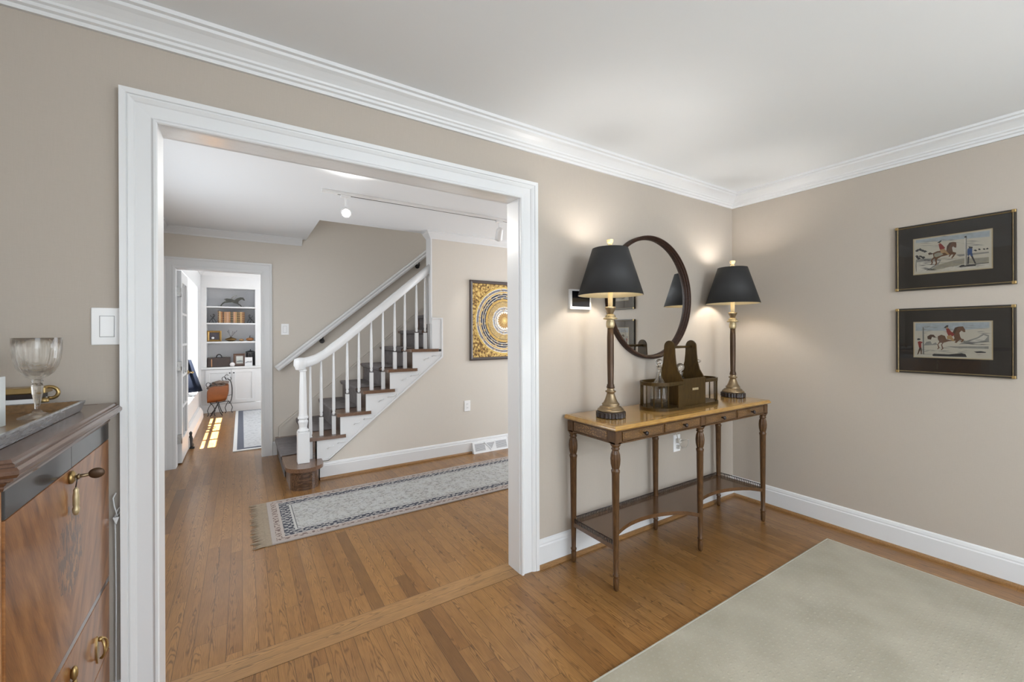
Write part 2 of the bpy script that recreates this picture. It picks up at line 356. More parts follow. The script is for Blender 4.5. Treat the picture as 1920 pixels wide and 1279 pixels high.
w = MB()
for y in (-2.2, -1.57, -.95): w.box(XB + .04, XB + .08, y, y + .05, .8, 2.1)
for z in (.8, 1.42, 2.05): w.box(XB + .04, XB + .08, -2.2, -.9, z, z + .05)
struct(w.build('window_2', M['trim']))
# hall walls
struct(MB().box(-2.0, -.95, -2.4, -.5, 2.25, 2.32).build('sun_block_side', M['trim']), 'added slab outside that keeps sun out of the side window')  # unseen slab, added to stop sun entering the added side window
struct(MB().box(-2.0, -.76, 2.2, 4.4, 2.25, 2.32).build('sun_block_hall', M['trim']), 'added slab outside that keeps sun out of the hall window')  # unseen slab, added to stop a sun patch on the hall floor
w = MB(); w.box(XL - .1, XL, YH - .02, 2.55, 0, ZH); w.box(XL - .1, XL, 4.05, YF, 0, ZH); w.box(XL - .1, XL, 2.55, 4.05, 0, .6); w.box(XL - .1, XL, 2.55, 4.05, 2.1, ZH)
struct(w.build('wall_hall_left', M['cream']))
w = MB()
for y in (2.55, 3.275, 4.0): w.box(XL - .08, XL - .04, y, y + .05, .6, 2.1)
for z in (.6, 1.32, 2.05): w.box(XL - .075, XL - .045, 2.60, 4.0, z, z + .05)
struct(w.build('window_added_hall', M['trim']))  # added window, bars of the opening cut for the hall fill light
w = MB(); w.box(XR, XR + .1, YH - .02, YF2, 0, 4.9)
struct(w.build('wall_hall_right', M['cream']))
w = MB(); DX0, DX1, DZ = -.54, .18, 1.95
w.box(XL - .1, DX0, YF, YF2, 0, 4.8); w.box(DX1, XR, YF, YF2, 0, 4.8); w.box(DX0, DX1, YF, YF2, DZ, 4.8)
struct(w.build('wall_far', M['cream']), 'cream wall behind the staircase')
# wall under the stair, closing beside the flight
w = MB(); poly = [(.585, 0), (.585, .155), (.66, .155), (1.755, 1.04), (1.755, 1.40), (1.655, 1.40), (1.655, ZH + .02), (XR, ZH + .02), (XR, 0)]
w.prism(poly, YP, YP + .11, 'y'); struct(w.build('wall_stair', M['cream']), 'cream wall under and beside the stairs')
w = MB(); w.box(.5, .61, YP + .12, YF, zt - .002, 4.8); w.box(.61, XR, YP + .01, YP + .12, zt - .002, 4.8); w.box(.5, XR, YP, YF, 4.8, 4.9)
struct(w.build('wall_stairwell', M['cream']))
# far room walls
WY = [(5.93, 6.36), (6.42, 6.88), (6.96, 7.46), (7.55, 7.98)]
w = MB(); w.box(-.84, -.56, YF2, 5.93, 0, ZH); w.box(-.84, -.56, 7.98, 9.0, 0, ZH); w.box(-.84, -.56, 5.93, 7.98, 0, .44); w.box(-.84, -.56, 5.93, 7.98, 2.02, ZH)
struct(w.build('wall_far_room_left', M['trim']), 'white wall of the far room with the deep window')
w = MB(); w.box(-.98, 3.1, 8.9, 9.0, 0, ZH); struct(w.build('wall_far_room_back', M['trim']))
w = MB(); w.box(3.0, 3.1, YF2, 9.0, 0, ZH); struct(w.build('wall_far_room_right', M['cream']))
w = MB()
for (a, b) in ((5.93, 5.935), (6.36, 6.42), (6.88, 6.96), (7.46, 7.55), (7.975, 7.98)): w.box(-.83, -.80, a, b, .44, 2.02)
for z in (.44, 1.02, 1.60, 1.99): w.box(-.83, -.80, 5.93, 7.98, z, z + .035)
wn = w.build('window_3', M['trim']); struct(wn, 'white window bars in the deep window recess')
MB().add([(-.816, 5.93, .44), (-.816, 7.98, .44), (-.816, 7.98, 2.02), (-.816, 5.93, 2.02)], [(0, 1, 2, 3)]).build('window_pane', M['pane'], wn)
MB().box(-.80, -.535, 5.90, 8.01, .44, .465).build('window_sill', M['trim'], wn, bevel=.005)
# ---- mouldings
def mpath(pts, side):
    # pts: list of (x,y) ; returns out-vectors mitred ; side=+1: normal to the left of travel
    n = len(pts); out = []
    seg = []
    for i in range(n - 1):
        d = Vector((pts[i + 1][0] - pts[i][0], pts[i + 1][1] - pts[i][1])).normalized(); seg.append(Vector((-d.y, d.x)) * side)
    for i in range(n):
        if i == 0: v = seg[0]
        elif i == n - 1: v = seg[-1]
        else:
            s = seg[i - 1] + seg[i]; v = s / (s.dot(seg[i]))
        out.append((v.x, v.y, 0))
    return out
def mould(name, prof, pts, side, z, mat, label=None, parent=None):
    m = MB().sweep(prof, [(x, y, z) for x, y in pts], mpath(pts, side)); o = m.build(name, mat, parent)
    return struct(o, label) if parent is None else o
crown = [(0, 0), (0, -.096), (.012, -.096), (.014, -.084), (.024, -.080), (.026, -.070), (.034, -.066), (.036, -.058), (.048, -.047), (.064, -.034), (.078, -.026), (.080, -.016), (.092, -.013), (.094, 0)]
crown2 = [(0, 0), (0, -.072), (.008, -.072), (.012, -.060), (.030, -.040), (.046, -.022), (.052, -.012), (.060, -.010), (.060, 0)]
mould('trim_2', crown, [(-.83, -3.0), (-.83, YA), (XB, YA), (XB, -3.0)], -1, ZC, M['trim'], 'white crown moulding of the dining room')
mould('trim_3', crown2, [(XL, YH), (XL, YF), (.57, YF)], -1, ZH, M['trim'], 'crown moulding over the far doorway')
mould('trim_4', crown2, [(1.645, YP + .11), (1.645, YP), (XR, YP)], -1, ZH, M['trim'], 'crown moulding over the gilt artwork')
mould('trim_5', crown2, [(-.56, YF2), (-.56, YB + .0), (3.0, YB + .0)], -1, ZH, M['trim'], 'far room crown moulding')
base = [(0, 0), (.016, 0), (.016, .118), (.012, .124), (.012, .132), (.008, .146), (0, .1525)]
shoe = [(0, 0), (.016, 0), (.0145, .010), (.008, .018), (0, .020)]
def baseb(name, pts, side, label=None, k=1.0, toe=True):
    o = mould(name, [(a, b * k) for a, b in base], pts, side, 0, M['trim'], label)
    if toe:
        nn = mpath(pts, side); p2 = [(p[0] + n[0] * .016, p[1] + n[1] * .016) for p, n in zip(pts, nn)]
        MB().sweep(shoe, [(x, y, .0) for x, y in p2], mpath(p2, side)).build('shoe_moulding', M['shoe'], o)
    return o
baseb('baseboard_right', [(1.369, YA), (XB, YA), (XB, -3.0)], -1, 'white baseboard running round the table corner')
baseb('baseboard_left', [(-.83, YA), (-.337, YA)], -1)
baseb('baseboard_stair', [(.585, YP), (XR, YP)], -1, 'white baseboard under the stairs', .97)
baseb('baseboard_far', [(DX1 + .1, YF), (.32, YF)], -1, 'short cream baseboard beside the first step', .95, toe=False)
baseb('baseboard_hall', [(XL, YH), (XL, YF - .02)], -1, None, 1, toe=False)
baseb('baseboard_hall_back', [(XR, YH - .015), (1.37, YH - .015)], -1, None, 1)
# casing of the wide opening
cas = [(0, 0), (.016, 0), (.020, .004), (.020, .012), (.014, .017), (.0125, .020), (.0145, .064), (.018, .068), (.024, .080), (.0245, .084), (.0225, .086), (.027, .089), (.029, .107), (0, .107)]
def casing(name, x0, x1, z1, y, ny, wl, wr, wt, mat, label=None, w0=.107, parent=None, prof=cas):
    # prof: (proud of wall, distance outward from opening)
    pts = [(x0, 0), (x0, z1), (x1, z1), (x1, 0)]; outs = [(-wl, 0), (-wl, wt), (wr, wt), (wr, 0)]
    vs = []; k = len(prof)
    for (px, pz), (ox, oz) in zip(pts, outs):
        for (o, d) in prof: vs.append((px + ox * d / w0, y + ny * o, pz + oz * d / w0))
    m = MB(); m.add(vs, [(i * k + j, i * k + j + 1, (i + 1) * k + j + 1, (i + 1) * k + j) for i in range(3) for j in range(k - 1)])
    m.add(vs, [list(range(k)), list(range(3 * k, 4 * k))])
    o = m.build(name, mat, parent, bevel=.0)
    return struct(o, label) if parent is None else o
c1 = casing('trim_6', XJ0, XJ1 + .004, ZJ, YA, -1, .097, .108, .097, M['trim'], 'white moulded casing of the wide opening')
casing('back_casing', XJ0, XJ1, ZJ, YH - .015, 1, .1, .1, .1, M['trim'], parent=c1)
j = MB(); j.box(XJ0 - .012, XJ0, YA, YH - .015, 0, ZJ); j.box(XJ1, XJ1 + .012, YA, YH - .015, 0, ZJ)
j.build('side_jambs', M['trim'], c1)
MB().box(XJ0 - .012, XJ1 + .012, YA, YH - .015, ZJ, ZJ + .012).build('head_jamb', M['soffit'], c1)
# far doorway
cas2 = [(0, 0), (.012, 0), (.014, .02), (.012, .03), (.013, .08), (.018, .09), (.02, .105), (0, .107)]
d1 = casing('door_1', DX0, DX1, DZ, YF, -1, .09, .099, .105, M['trim'], 'white cased doorway to the far room', prof=cas2)
casing('back_casing', DX0, DX1, DZ, YF2, 1, .09, .09, .1, M['trim'], parent=d1, prof=cas2)
j = MB(); j.box(DX0 - .003, DX0 + .003, YF - .001, YF2 + .001, 0, DZ); j.box(DX1 - .003, DX1 + .003, YF - .001, YF2 + .001, 0, DZ); j.box(DX0 - .01, DX1 + .01, YF - .001, YF2 + .001, DZ - .003, DZ + .01)
j.build('jamb', M['trim'], d1)
# corner bead / end board of the stair wall
struct(MB().box(1.640, 1.656, YP - .006, YP + .122, 1.40, ZH).build('trim_7', M['trim'], bevel=.003), 'white end board of the wall beside the stairs')
m = MB().box(1.648, 1.750, YP - .015, YP + .11, 1.137, 1.450); m.box(1.750, 1.767, YP - .022, YP + .11, 1.052, 1.450); m.box(1.648, 1.767, YP - .022, YP + .11, 1.450, 1.464)
struct(m.build('trim_8', M['trim'], bevel=.002), 'white panel block above the top tread end')
# open french door leaf
d2 = thing('door_2', 'white glazed french door folded open into the far room', 'door', (-.53, YF2, 0)); d2['kind'] = 'structure'; del d2['category']
XD = -.505; t = .036; ya, yb = 5.345, 5.955
m = MB(); m.box(XD - t, XD, ya, ya + .10, .012, 1.94); m.box(XD - t, XD, yb - .10, yb, .012, 1.94); m.box(XD - t + .0005, XD - .0005, ya + .1, yb - .1, .012, .24); m.box(XD - t + .0005, XD - .0005, ya + .1, yb - .1, 1.83, 1.94)
m.box(XD - t + .006, XD - .006, (ya + yb) / 2 - .011, (ya + yb) / 2 + .011, .24, 1.83)
for k in range(1, 5): z = .24 + 1.59 * k / 5; m.box(XD - t + .004, XD - .002, ya + .1, yb - .1, z - .012, z + .012)
m.build('door_leaf', M['trim'], d2, bevel=.002)
MB().box(XD - t / 2 - .002, XD - t / 2 + .002, ya + .09, yb - .09, .23, 1.84).build('door_glass', M['pane'], d2)
for z in (.258, .985, 1.724):
    m = MB().box(-.528, -.512, 5.321, 5.324 + .02, z - .045, z + .045); m.tube([(-.508, 5.335, z - .047), (-.508, 5.335, z + .047)], .006); m.box(-.541, -.508, 5.3, 5.3225, z - .045, z + .045)
    m.build('hinge', M['steel'], d2)
m = MB(); m.lathe([(.026, 0), (.026, .006), (.012, .01)], (0, 0, 0), 16)
m.v = [(XD + v[2], 5.905 + v[0], .88 + v[1]) for v in m.v]
m.tube([(XD, 5.905, .88), (XD + .045, 5.905, .88), (XD + .05, 5.89, .88), (XD + .05, 5.80, .878)], .008)
m.build('door_handle', M['brass'], d2)

# ================================================================== staircase
RI = .1905; RUN = .2285
st = thing('staircase', 'brown oak staircase with white scrolled side board and grey carpet', 'staircase', (.45, 4.6, 0))
def nose(n): return .303 if n == 1 else .50 + RUN * (n - 2)
def riser(n): return .335 if n == 1 else nose(n) + .03
NST = 11
for n in range(1, NST + 1):
    z = RI * n; x0 = nose(n); x1 = riser(n + 1)
    if n == 1:
        pts = [(x0, YF - .0)] + [(x0, 3.985)] + arc(x0 + .147, 3.985, .147, 180, 360, 18)[1:] + [(x0 + .294, YP + .0), (x1, YP), (x1, YF)]
        MB().prism(pts, z - .032, z, 'z').build('tread', M['treadw'], st, bevel=.010, bseg=3)
        pts = [(.335, YF), (.335, 3.985)] + arc(.447, 3.985, .112, 180, 360, 14)[1:] + [(.559, YP), (.559, YF)]
        MB().prism(pts, 0, z - .032, 'z').build('riser', M['riserw'], st)
    else:
        ye = YP - .034 if n <= 6 else YP + .13
        m = MB().box(x0, x1 + .002, YP + .12, YF, z - .028, z)
        m.prism([(x0, YP + .13), (x0, ye), (x0 + .03 + RUN + .045, ye), (x0 + .03 + RUN + .045, YP - .004), (x1, YP - .004), (x1, YP + .13)] if n <= 6 else [(x0, YP + .13), (x0, YP + .12), (x1, YP + .12), (x1, YP + .13)], z - .028, z, 'z')
        m.build('tread', M['treadw'], st, bevel=.009, bseg=3)
        MB().box(riser(n), riser(n) + .02, YP - .0 if n <= 6 else YP + .12, YF, z - RI, z - .026).build('riser', M['riserw'], st)
# white saw-toothed string board with a raised scroll under each tread
pts = [(.60, .17), (.585, .17), (.585, RI * 2 - .03)]
for n in range(2, 7):
    if n > 2: pts += [(riser(n), RI * (n - 1) - .0), (riser(n), RI * n - .03)]
pts = [(.585, .17), (.561, .17), (.561, RI * 2 - .029)]
for n in range(2, 7):
    pts.append((riser(n + 1) if n < 6 else 1.762, RI * n - .029))
    if n < 6: pts.append((riser(n + 1), RI * (n + 1) - .029))
pts += [(1.762, 1.050), (.66, .17)]
m = MB().prism(pts, YP - .016, YP + .0, 'y'); m.build('string_board', M['trim'], st, bevel=.0015)
m = MB()
a = Vector((.66, 0, .17)); b = Vector((1.762, 0, 1.050)); d = (b - a).normalized(); nrm = Vector((-d.z, 0, d.x))
m.prism([(a.x, a.z), (b.x, b.z), (b.x + nrm.x * .016, b.z + nrm.z * .016), (a.x + nrm.x * .016, a.z + nrm.z * .016)], YP - .023, YP - .015, 'y')
m.prism([(.561, .168), (.664, .168), (.656, .184), (.561, .184)], YP - .023, YP - .015, 'y')
m.build('string_edge_bead', M['trim'], st)
for n in range(2, 7):
    X = riser(n + 1); Z = RI * n - .03
    m = MB()
    def sc(u, v): return (X - .165 + u * .165 + .05, YP - .0185, Z - .105 + v * .09)
    p1 = [(.55, .62), (.62, .78), (.78, .70), (.92, .74), (1.05, .72), (1.12, .92)]
    p2 = [(.02, .22), (.12, .42), (.28, .38), (.34, .52)]
    for p in (p1, p2):
        q = [sc(*c) for c in p]; m.tube(q, .0045, 6)
    m.build('scroll_bracket', M['trim'], st)
# skirt along the far wall
sl = RI / RUN
m = MB(); x0, x1 = .335, 2.45
za = .30; zb = .33 + (x1 - .37) * .815
m.prism([(x0, .19), (x0, za), (.372, .335), (x1, zb), (x1, zb - .5), (.6, .19)], YF - .014, YF, 'y')
m.prism([(x0, .19), (x0, za), (x0 + .016, za - .008), (x0 + .016, .19)], YF - .022, YF, 'y')
m.prism([(x0, za), (.372, .335), (x1, zb), (x1, zb - .022), (.376, .313), (x0 + .012, za - .012)], YF - .022, YF, 'y')
m.build('wall_skirt', M['cream'], st)
# grey carpet runner folded over the steps
m = MB(); prof = [(riser(1) - .010, 0)]
for n in range(1, NST):
    z = RI * n; x0 = nose(n)
    prof += [(riser(n) - .008, z - .045), (x0 - .006, z - .030), (x0 - .008, z - .004), (x0 + .004, z + .007), (riser(n + 1) - .008, z + .007)]
k = len(prof); vs = [(p[0], y, p[1]) for y in (4.345, 5.10) for p in prof]
m.add(vs, [(i, i + 1, k + i + 1, k + i) for i in range(k - 1)])
ca = m.build('stair_runner', M['carpet'], solid=.004); tag(ca, 'grey carpet runner folded over the stair treads', 'carpet')
# railing
rl = thing('stair_railing', 'white stair balustrade with turned newel post and sloping handrail', 'railing', (.445, 4.04, RI))
def zrail(x): return 1.346 + .862 * (x - .971)      # underside of the handrail
nx, ny = .447, 4.045
m = MB()
m.box(nx - .046, nx + .046, ny - .046, ny + .046, RI, RI + .265)
m.build('newel_base', M['trim'], rl, bevel=.004)
np_ = [(.040, .265), (.046, .272), (.046, .282), (.034, .290), (.030, .305), (.036, .335), (.040, .352), (.032, .372), (.042, .380), (.042, .392), (.036, .400), (.033, .42), (.027, .70), (.024, .785), (.031, .790), (.031, .800), (.023, .806), (.022, .83), (.030, .845), (.034, .86)]
MB().lathe(np_, (nx, ny, RI), 8, sm=False).build('newel_post', M['trim'], rl, bevel=.001)
bal = [(.0155, 0), (.0155, .16), (.0135, .175), (.0095, .182), (.0135, .19), (.0135, .197), (.0095, .203), (.0125, .212), (.0145, .225), (.012, .45), (.0085, .75), (.0085, 1.2)]
bx = [(.515, 1), (.606, 2), (.712, 2), (.831, 3), (.936, 3), (1.052, 4), (1.164, 4), (1.28, 5), (1.383, 5), (1.505, 6), (1.597, 6)]
YBAL = 4.145
railpath = [(.40, 4.03), (.447, 4.045), (.50, 4.09), (.56, 4.135), (.64, YBAL)]
def rz(x):
    if x < .70: return max(1.012 + max(0, x - .50) * .10 + max(0, x - .52) ** 2 * 2.6, 0)
    return zrail(x)
for (x, n) in bx:
    z0 = RI * n; y = YBAL if n > 1 else 4.125; top = rz(x) + .012
    m = MB(); pr = []
    for (r, z) in bal:
        if z > top - z0: break
        pr.append((r, z))
    sc_ = 1.0
    pr.append((.0085, top - z0))
    m.box(x - .0155, x + .0155, y - .0155, y + .0155, z0, z0 + .165)
    m.lathe([(r, z) for r, z in pr if z > .16], (x, y, z0), 12)
    m.build('baluster', M['trim'], rl)
# handrail with easing and curled end
hp = [(-.024, .012), (-.030, .030), (-.031, .050), (-.024, .072), (-.008, .084), (.008, .084), (.024, .072), (.031, .050), (.030, .030), (.024, .012), (.020, 0), (-.020, 0)]
path = [Vector((.40, 4.02, 1.010)), Vector((.43, 4.035, 1.010)), Vector((.465, 4.06, 1.011)), Vector((.51, 4.10, 1.018)), Vector((.56, 4.13, 1.034)), Vector((.62, YBAL, 1.066)), Vector((.69, YBAL, 1.112)), Vector((.76, YBAL, zrail(.76)))]
path += [Vector((x, YBAL, zrail(x))) for x in (1.0, 1.3, 1.65)]
vs = []
for i, p in enumerate(path):
    tng = (path[min(i + 1, len(path) - 1)] - path[max(i - 1, 0)]).normalized(); sd_ = tng.cross(Vector((0, 0, 1))).normalized(); up_ = sd_.cross(tng)
    up_ = up_ if i not in (0, len(path) - 1) else up_
    for (u, v) in hp: vs.append(p + sd_ * u + (Vector((0, 0, 1)) * v * (1.18 if i > 5 else 1.0)))
k = len(hp); m = MB(); m.add(vs, [(i * k + j, i * k + (j + 1) % k, (i + 1) * k + (j + 1) % k, (i + 1) * k + j) for i in range(len(path) - 1) for j in range(k)], 0, True)
m.add(vs, [list(range(k)), list(range((len(path) - 1) * k, len(path) * k))])
m.build('handrail', M['trim'], rl)
MB().lathe([(.034, -.02), (.040, -.008), (.040, .0), (.052, .018), (.052, .052), (.048, .074), (.02, .086), (0, .087)], (.427, 4.045, 1.010), 24).build('rail_volute', M['trim'], rl)
# wall handrail
wr = thing('wall_handrail', 'grey-white moulded handrail fixed to the wall behind the stairs', 'handrail', (.336, 5.14, .92))
a = Vector((.336, 5.13, .905)); b = Vector((2.45, 5.13, .905 + (2.45 - .336) * .832)); d = (b - a).normalized(); upn = Vector((-d.z, 0, d.x))
prof = [(-.026, .0), (-.030, .02), (-.022, .034), (-.026, .05), (-.018, .066), (.018, .066), (.026, .05), (.022, .034), (.030, .02), (.026, .0)]
k = len(prof); vs = [p + Vector((0, 1, 0)) * u + upn * v for p in (a, b) for (u, v) in prof]
MB().add(vs, [(j, (j + 1) % k, k + (j + 1) % k, k + j) for j in range(k)] + [list(range(k)), list(range(k, 2 * k))]).build('rail', M['trim'], wr, bevel=.003)
for x in (.77, 1.90):
    z = .905 + (x - .336) * .832 - .0; m = MB()
    m.tube([(x, 5.13, z + .004), (x, 5.135, z - .03), (x, 5.17, z - .045), (x, YF - .004, z - .045)], .008)
    m.tube([(x, YF - .012, z - .045), (x, YF, z - .045)], .028, 16); m.sphere((x, 5.135, z - .034), .014)
    m.build('bracket', M['iron'], wr)

# ================================================================== hall things
def frame_mesh(u0, u1, v0, v1, prof, mk):
    # mitred frame; prof: list (inset from outer edge, proud); mk(u,v,p)->xyz
    cs = [(u0, v0, 1, 1), (u1, v0, -1, 1), (u1, v1, -1, -1), (u0, v1, 1, -1)]; k = len(prof); vs = []
    for (u, v, a, b) in cs:
        for (i, p) in prof: vs.append(mk(u + a * i, v + b * i, p))
    m = MB(); m.add(vs, [(c * k + j, c * k + (j + 1) % k, ((c + 1) % 4) * k + (j + 1) % k, ((c + 1) % 4) * k + j) for c in range(4) for j in range(k)]); return m
ar = thing('gilt_artwork', 'large gilded wheel artwork in dark frame on the hall wall', 'artwork', (2.48, YP, 1.0))
AX0, AX1, AZ0, AZ1 = 2.085, 2.975, 1.004, 1.882
frame_mesh(AX0, AX1, AZ0, AZ1, [(0, 0), (0, .022), (.012, .028), (.030, .022), (.034, .004), (.034, 0)], lambda u, v, p: (u, YP - p, v)).build('frame', plain('dark_bronze_frame', (.055, .042, .04, 1), .4), ar)
m, nt, b = newmat('gilt_rings'); g = NG(nt); vec, x, y, z = g.xyz()
ccx, ccz = 2.53 - 2.48, 1.443 - 1.0
rx = g.m('SUBTRACT', x, ccx); rz_ = g.m('SUBTRACT', z, ccz)
r = g.m('SQRT', g.m('ADD', g.m('MULTIPLY', rx, rx), g.m('MULTIPLY', rz_, rz_))); an = g.m('ARCTAN2', rz_, rx)
nn = g.noise(vec, 60, 4); n2 = g.noise(vec, 48, 6)
gold = g.ramp(n2, [(.38, (.10, .05, .015, 1)), (.5, (.36, .21, .055, 1)), (.64, (.66, .47, .16, 1))])
G_ = (.48, .30, .08, 1); K_ = (.03, .03, .045, 1); W_ = (.72, .68, .60, 1); B_ = (.16, .16, .19, 1)
N_ = (.33, .33, .35, 1); BR = (.36, .20, .06, 1)
stops = [(0, BR), (.088, W_), (.104, N_), (.120, W_), (.128, K_), (.134, N_), (.150, W_), (.157, (.42, .29, .12, 1)), (.212, K_), (.217, G_), (.245, K_), (.258, W_), (.263, K_), (.283, W_), (.288, K_), (.308, W_), (.313, G_), (.330, W_), (.335, B_), (.358, W_), (.365, (.55, .38, .10, 1))]
# the wheel in three ramps (a ramp holds limited stops)
rs_ = g.m('MULTIPLY', r, 2.2)
ra = g.ramp(rs_, [(p * 2.2, c) for p, c in stops], 'CONSTANT')
mot = g.m('GREATER_THAN', g.m('MULTIPLY', g.m('SINE', g.m('MULTIPLY', an, 12)), g.m('SINE', g.m('MULTIPLY', r, 130))), .82)
ra = g.mix(g.m('MULTIPLY', mot, .8), ra, (.62, .42, .12, 1))
ra = g.mix(g.m('MULTIPLY', g.m('GREATER_THAN', nn, .56), .45), ra, gold)
star = g.m('LESS_THAN', r, g.m('ADD', .010, g.m('MULTIPLY', g.m('POWER', g.m('ABSOLUTE', g.m('SINE', g.m('MULTIPLY', an, 7))), 3), .032)))
ra = g.mix(star, ra, (.80, .60, .22, 1))
zig = g.m('MULTIPLY', g.m('GREATER_THAN', r, g.m('ADD', .074, g.m('MULTIPLY', g.m('ABSOLUTE', g.m('SINE', g.m('MULTIPLY', an, 10))), .018))), g.m('LESS_THAN', r, .096))
ra = g.mix(zig, ra, W_)
disc = g.m('LESS_THAN', r, .385)
nt.links.new(g.mix(disc, gold, ra), b.inputs['Base Color']); b.inputs['Roughness'].default_value = .35; b.inputs['Metallic'].default_value = .35
g.bump(n2, .5, .004, b)
MB().box(AX0 + .03, AX1 - .03, YP - .008, YP, AZ0 + .03, AZ1 - .03).build('gilt_panel', m, ar)
# outlet, switches
def plate(name, label, cat, cx, cz, y, w, hh, kind, ny=-1):
    o = thing(name, label, cat, (cx, y, cz - hh / 2)); MB().box(cx - w / 2, cx + w / 2, y - .006, y, cz - hh / 2, cz + hh / 2).build('cover_plate', M['white'], o, bevel=.003)
    if kind == 'rocker':
        m = MB().prism([(y - .006, cz - .033), (y - .0095, cz - .033), (y - .0065, cz + .033), (y - .006, cz + .033)], cx - .0165, cx + .0165, 'x'); m.build('rocker', M['white'], o)
        frame_mesh(cx - .0185, cx + .0185, cz - .035, cz + .035, [(0, .006), (0, .0066), (.0015, .0066), (.0015, .006)], lambda u, v, p: (u, y - p, v)).build('rocker_gap', plain('grey_gap', (.3, .3, .3, 1), .6), o)
    elif kind == 'toggle':
        MB().box(cx - .012, cx + .012, y - .009, y - .005, cz - .022, cz + .022).build('toggle', M['white'], o, bevel=.001)
    else:
        for s in (-1, 1):
            m = MB().prism([(cx + .017 * math.cos(t), cz + s * .02 + .013 * math.sin(t)) for t in [2 * PI * i / 14 for i in range(14)]], y - .0075, y - .005, 'y'); so = m.build('socket', M['white'], o)
            MB().box(cx - .007, cx - .005, y - .0082, y - .0070, cz + s * .02 - .004, cz + s * .02 + .006).build('slot', M['iron'], so)
            MB().box(cx + .005, cx + .007, y - .0082, y - .0070, cz + s * .02 - .004, cz + s * .02 + .006).build('slot', M['iron'], so)
    return o
plate('wall_outlet', 'white outlet plate on the cream wall below the gilt artwork', 'outlet', 2.055, .515, YP, .072, .115, 'outlet')
plate('light_switch', 'white light switch beside the far doorway above the handrail end', 'light switch', .400, 1.353, YF, .076, .120, 'rocker')
plate('light_switch', 'white rocker switch on the taupe wall by the wide opening', 'light switch', -.371, 1.328, YA, .078, .122, 'rocker')
# floor register
rg = thing('floor_register', 'white slanted air register against the baseboard under the stairs', 'vent', (2.32, YP - .04, 0))
x0, x1 = 2.10, 2.545
MB().prism([(YP - .016, 0), (YP - .075, 0), (YP - .068, .012), (YP - .030, .108), (YP - .016, .112)], x0, x1, 'x').build('register_body', M['trim'], rg, bevel=.002)
m = MB()
def rp(u, v, p=.0):  # on the sloped face
    return (x0 + (x1 - x0) * u, YP - .068 + .038 * v - .93 * p, .012 + .096 * v + .37 * p)
for (u0, u1, sl) in ((.05, .33, 0), (.64, .95, 0)):
    for i in range(7):
        v = .12 + i * .11; m.add([rp(u0, v, .001), rp(u1, v, .001), rp(u1, v + .06, .001), rp(u0, v + .06, .001)], [(0, 1, 2, 3)])
for i in range(6):
    v = .25 + i * .1; hw = .12 * v + .02; m.add([rp(.49 - hw, v, .001), rp(.49 + hw, v, .001), rp(.49 + hw, v + .05, .001), rp(.49 - hw, v + .05, .001)], [(0, 1, 2, 3)])
m.build('slots', plain('register_slot_grey', (.24, .24, .25, 1), .6), rg)
m = MB()
for (ua, va, ub, vb) in ((.33, .92, .49, .1), (.64, .92, .49, .1)):
    m.add([rp(ua - .012, va, .003), rp(ua + .012, va, .003), rp(ub + .012, vb, .003), rp(ub - .012, vb, .003)], [(0, 1, 2, 3)])
m.build('vee_bars', M['trim'], rg, solid=.002)
# track lighting
tk = thing('track_light', 'white ceiling track with two spot heads and black slot', 'track light', (1.6, 3.3, ZH))
MB().box(.49, 2.75, 3.283, 3.317, ZH - .022, ZH).build('track', M['white'], tk, bevel=.002)
MB().box(.60, 2.74, 3.296, 3.304, ZH - .0235, ZH - .0215).build('slot', M['iron'], tk)
def head(x, aim, lit):
    m = MB().box(x - .035, x + .035, 3.286, 3.314, ZH - .040, ZH - .022); m.tube([(x, 3.3, ZH - .04), (x, 3.3, ZH - .10)], .007)
    hd = m.build('spot_head', M['white'], tk, bevel=.002)
    c = Vector((x, 3.3, ZH - .145)); a = Vector(aim).normalized(); q = a.to_track_quat('Z', 'Y')
    m = MB(); m.lathe([(.0, -.065), (.020, -.062), (.030, -.045), (.033, .02), (.034, .055), (.030, .055), (.028, .035), (0, .033)], (0, 0, 0), 24, cap=False)
    m.v = [tuple(c + q @ Vector(v)) for v in m.v]; m.build('lamp_can', M['white'], hd)
    f = MB(); f.lathe([(0, .036), (.027, .036)], (0, 0, 0), 20, cap=False); f.v = [tuple(c + q @ Vector(v)) for v in f.v]; f.build('lamp_face', M['lampface'], hd)
    d = bpy.data.lights.new('spot', 'SPOT'); d.energy = lit[0]; d.spot_size = math.radians(lit[1]); d.spot_blend = .6; d.shadow_soft_size = .02; d.color = (1, .97, .92)
    o = bpy.data.objects.new('spot_light', d); COL.objects.link(o); o.location = c + a * .07; o.rotation_euler = (-a).to_track_quat('Z', 'Y').to_euler()
head(.655, (-.10, -1, -.42), (40, 115))
head(1.987, (.42, 1, -1.1), (6.5, 62))
# hall picture whose edge shows behind the opening
hp_ = thing('framed_picture', 'black framed picture seen edge-on on the left hall wall', 'picture', (XL, 4.9, 1.07))
frame_mesh(4.72, 5.09, 1.07, 1.855, [(0, 0), (0, .022), (.018, .022), (.018, 0)], lambda u, v, p: (XL + p, u, v)).build('frame', M['iron'], hp_)
MB().box(XL, XL + .012, 4.73, 5.08, 1.08, 1.845).build('print', M['mattb'], hp_)
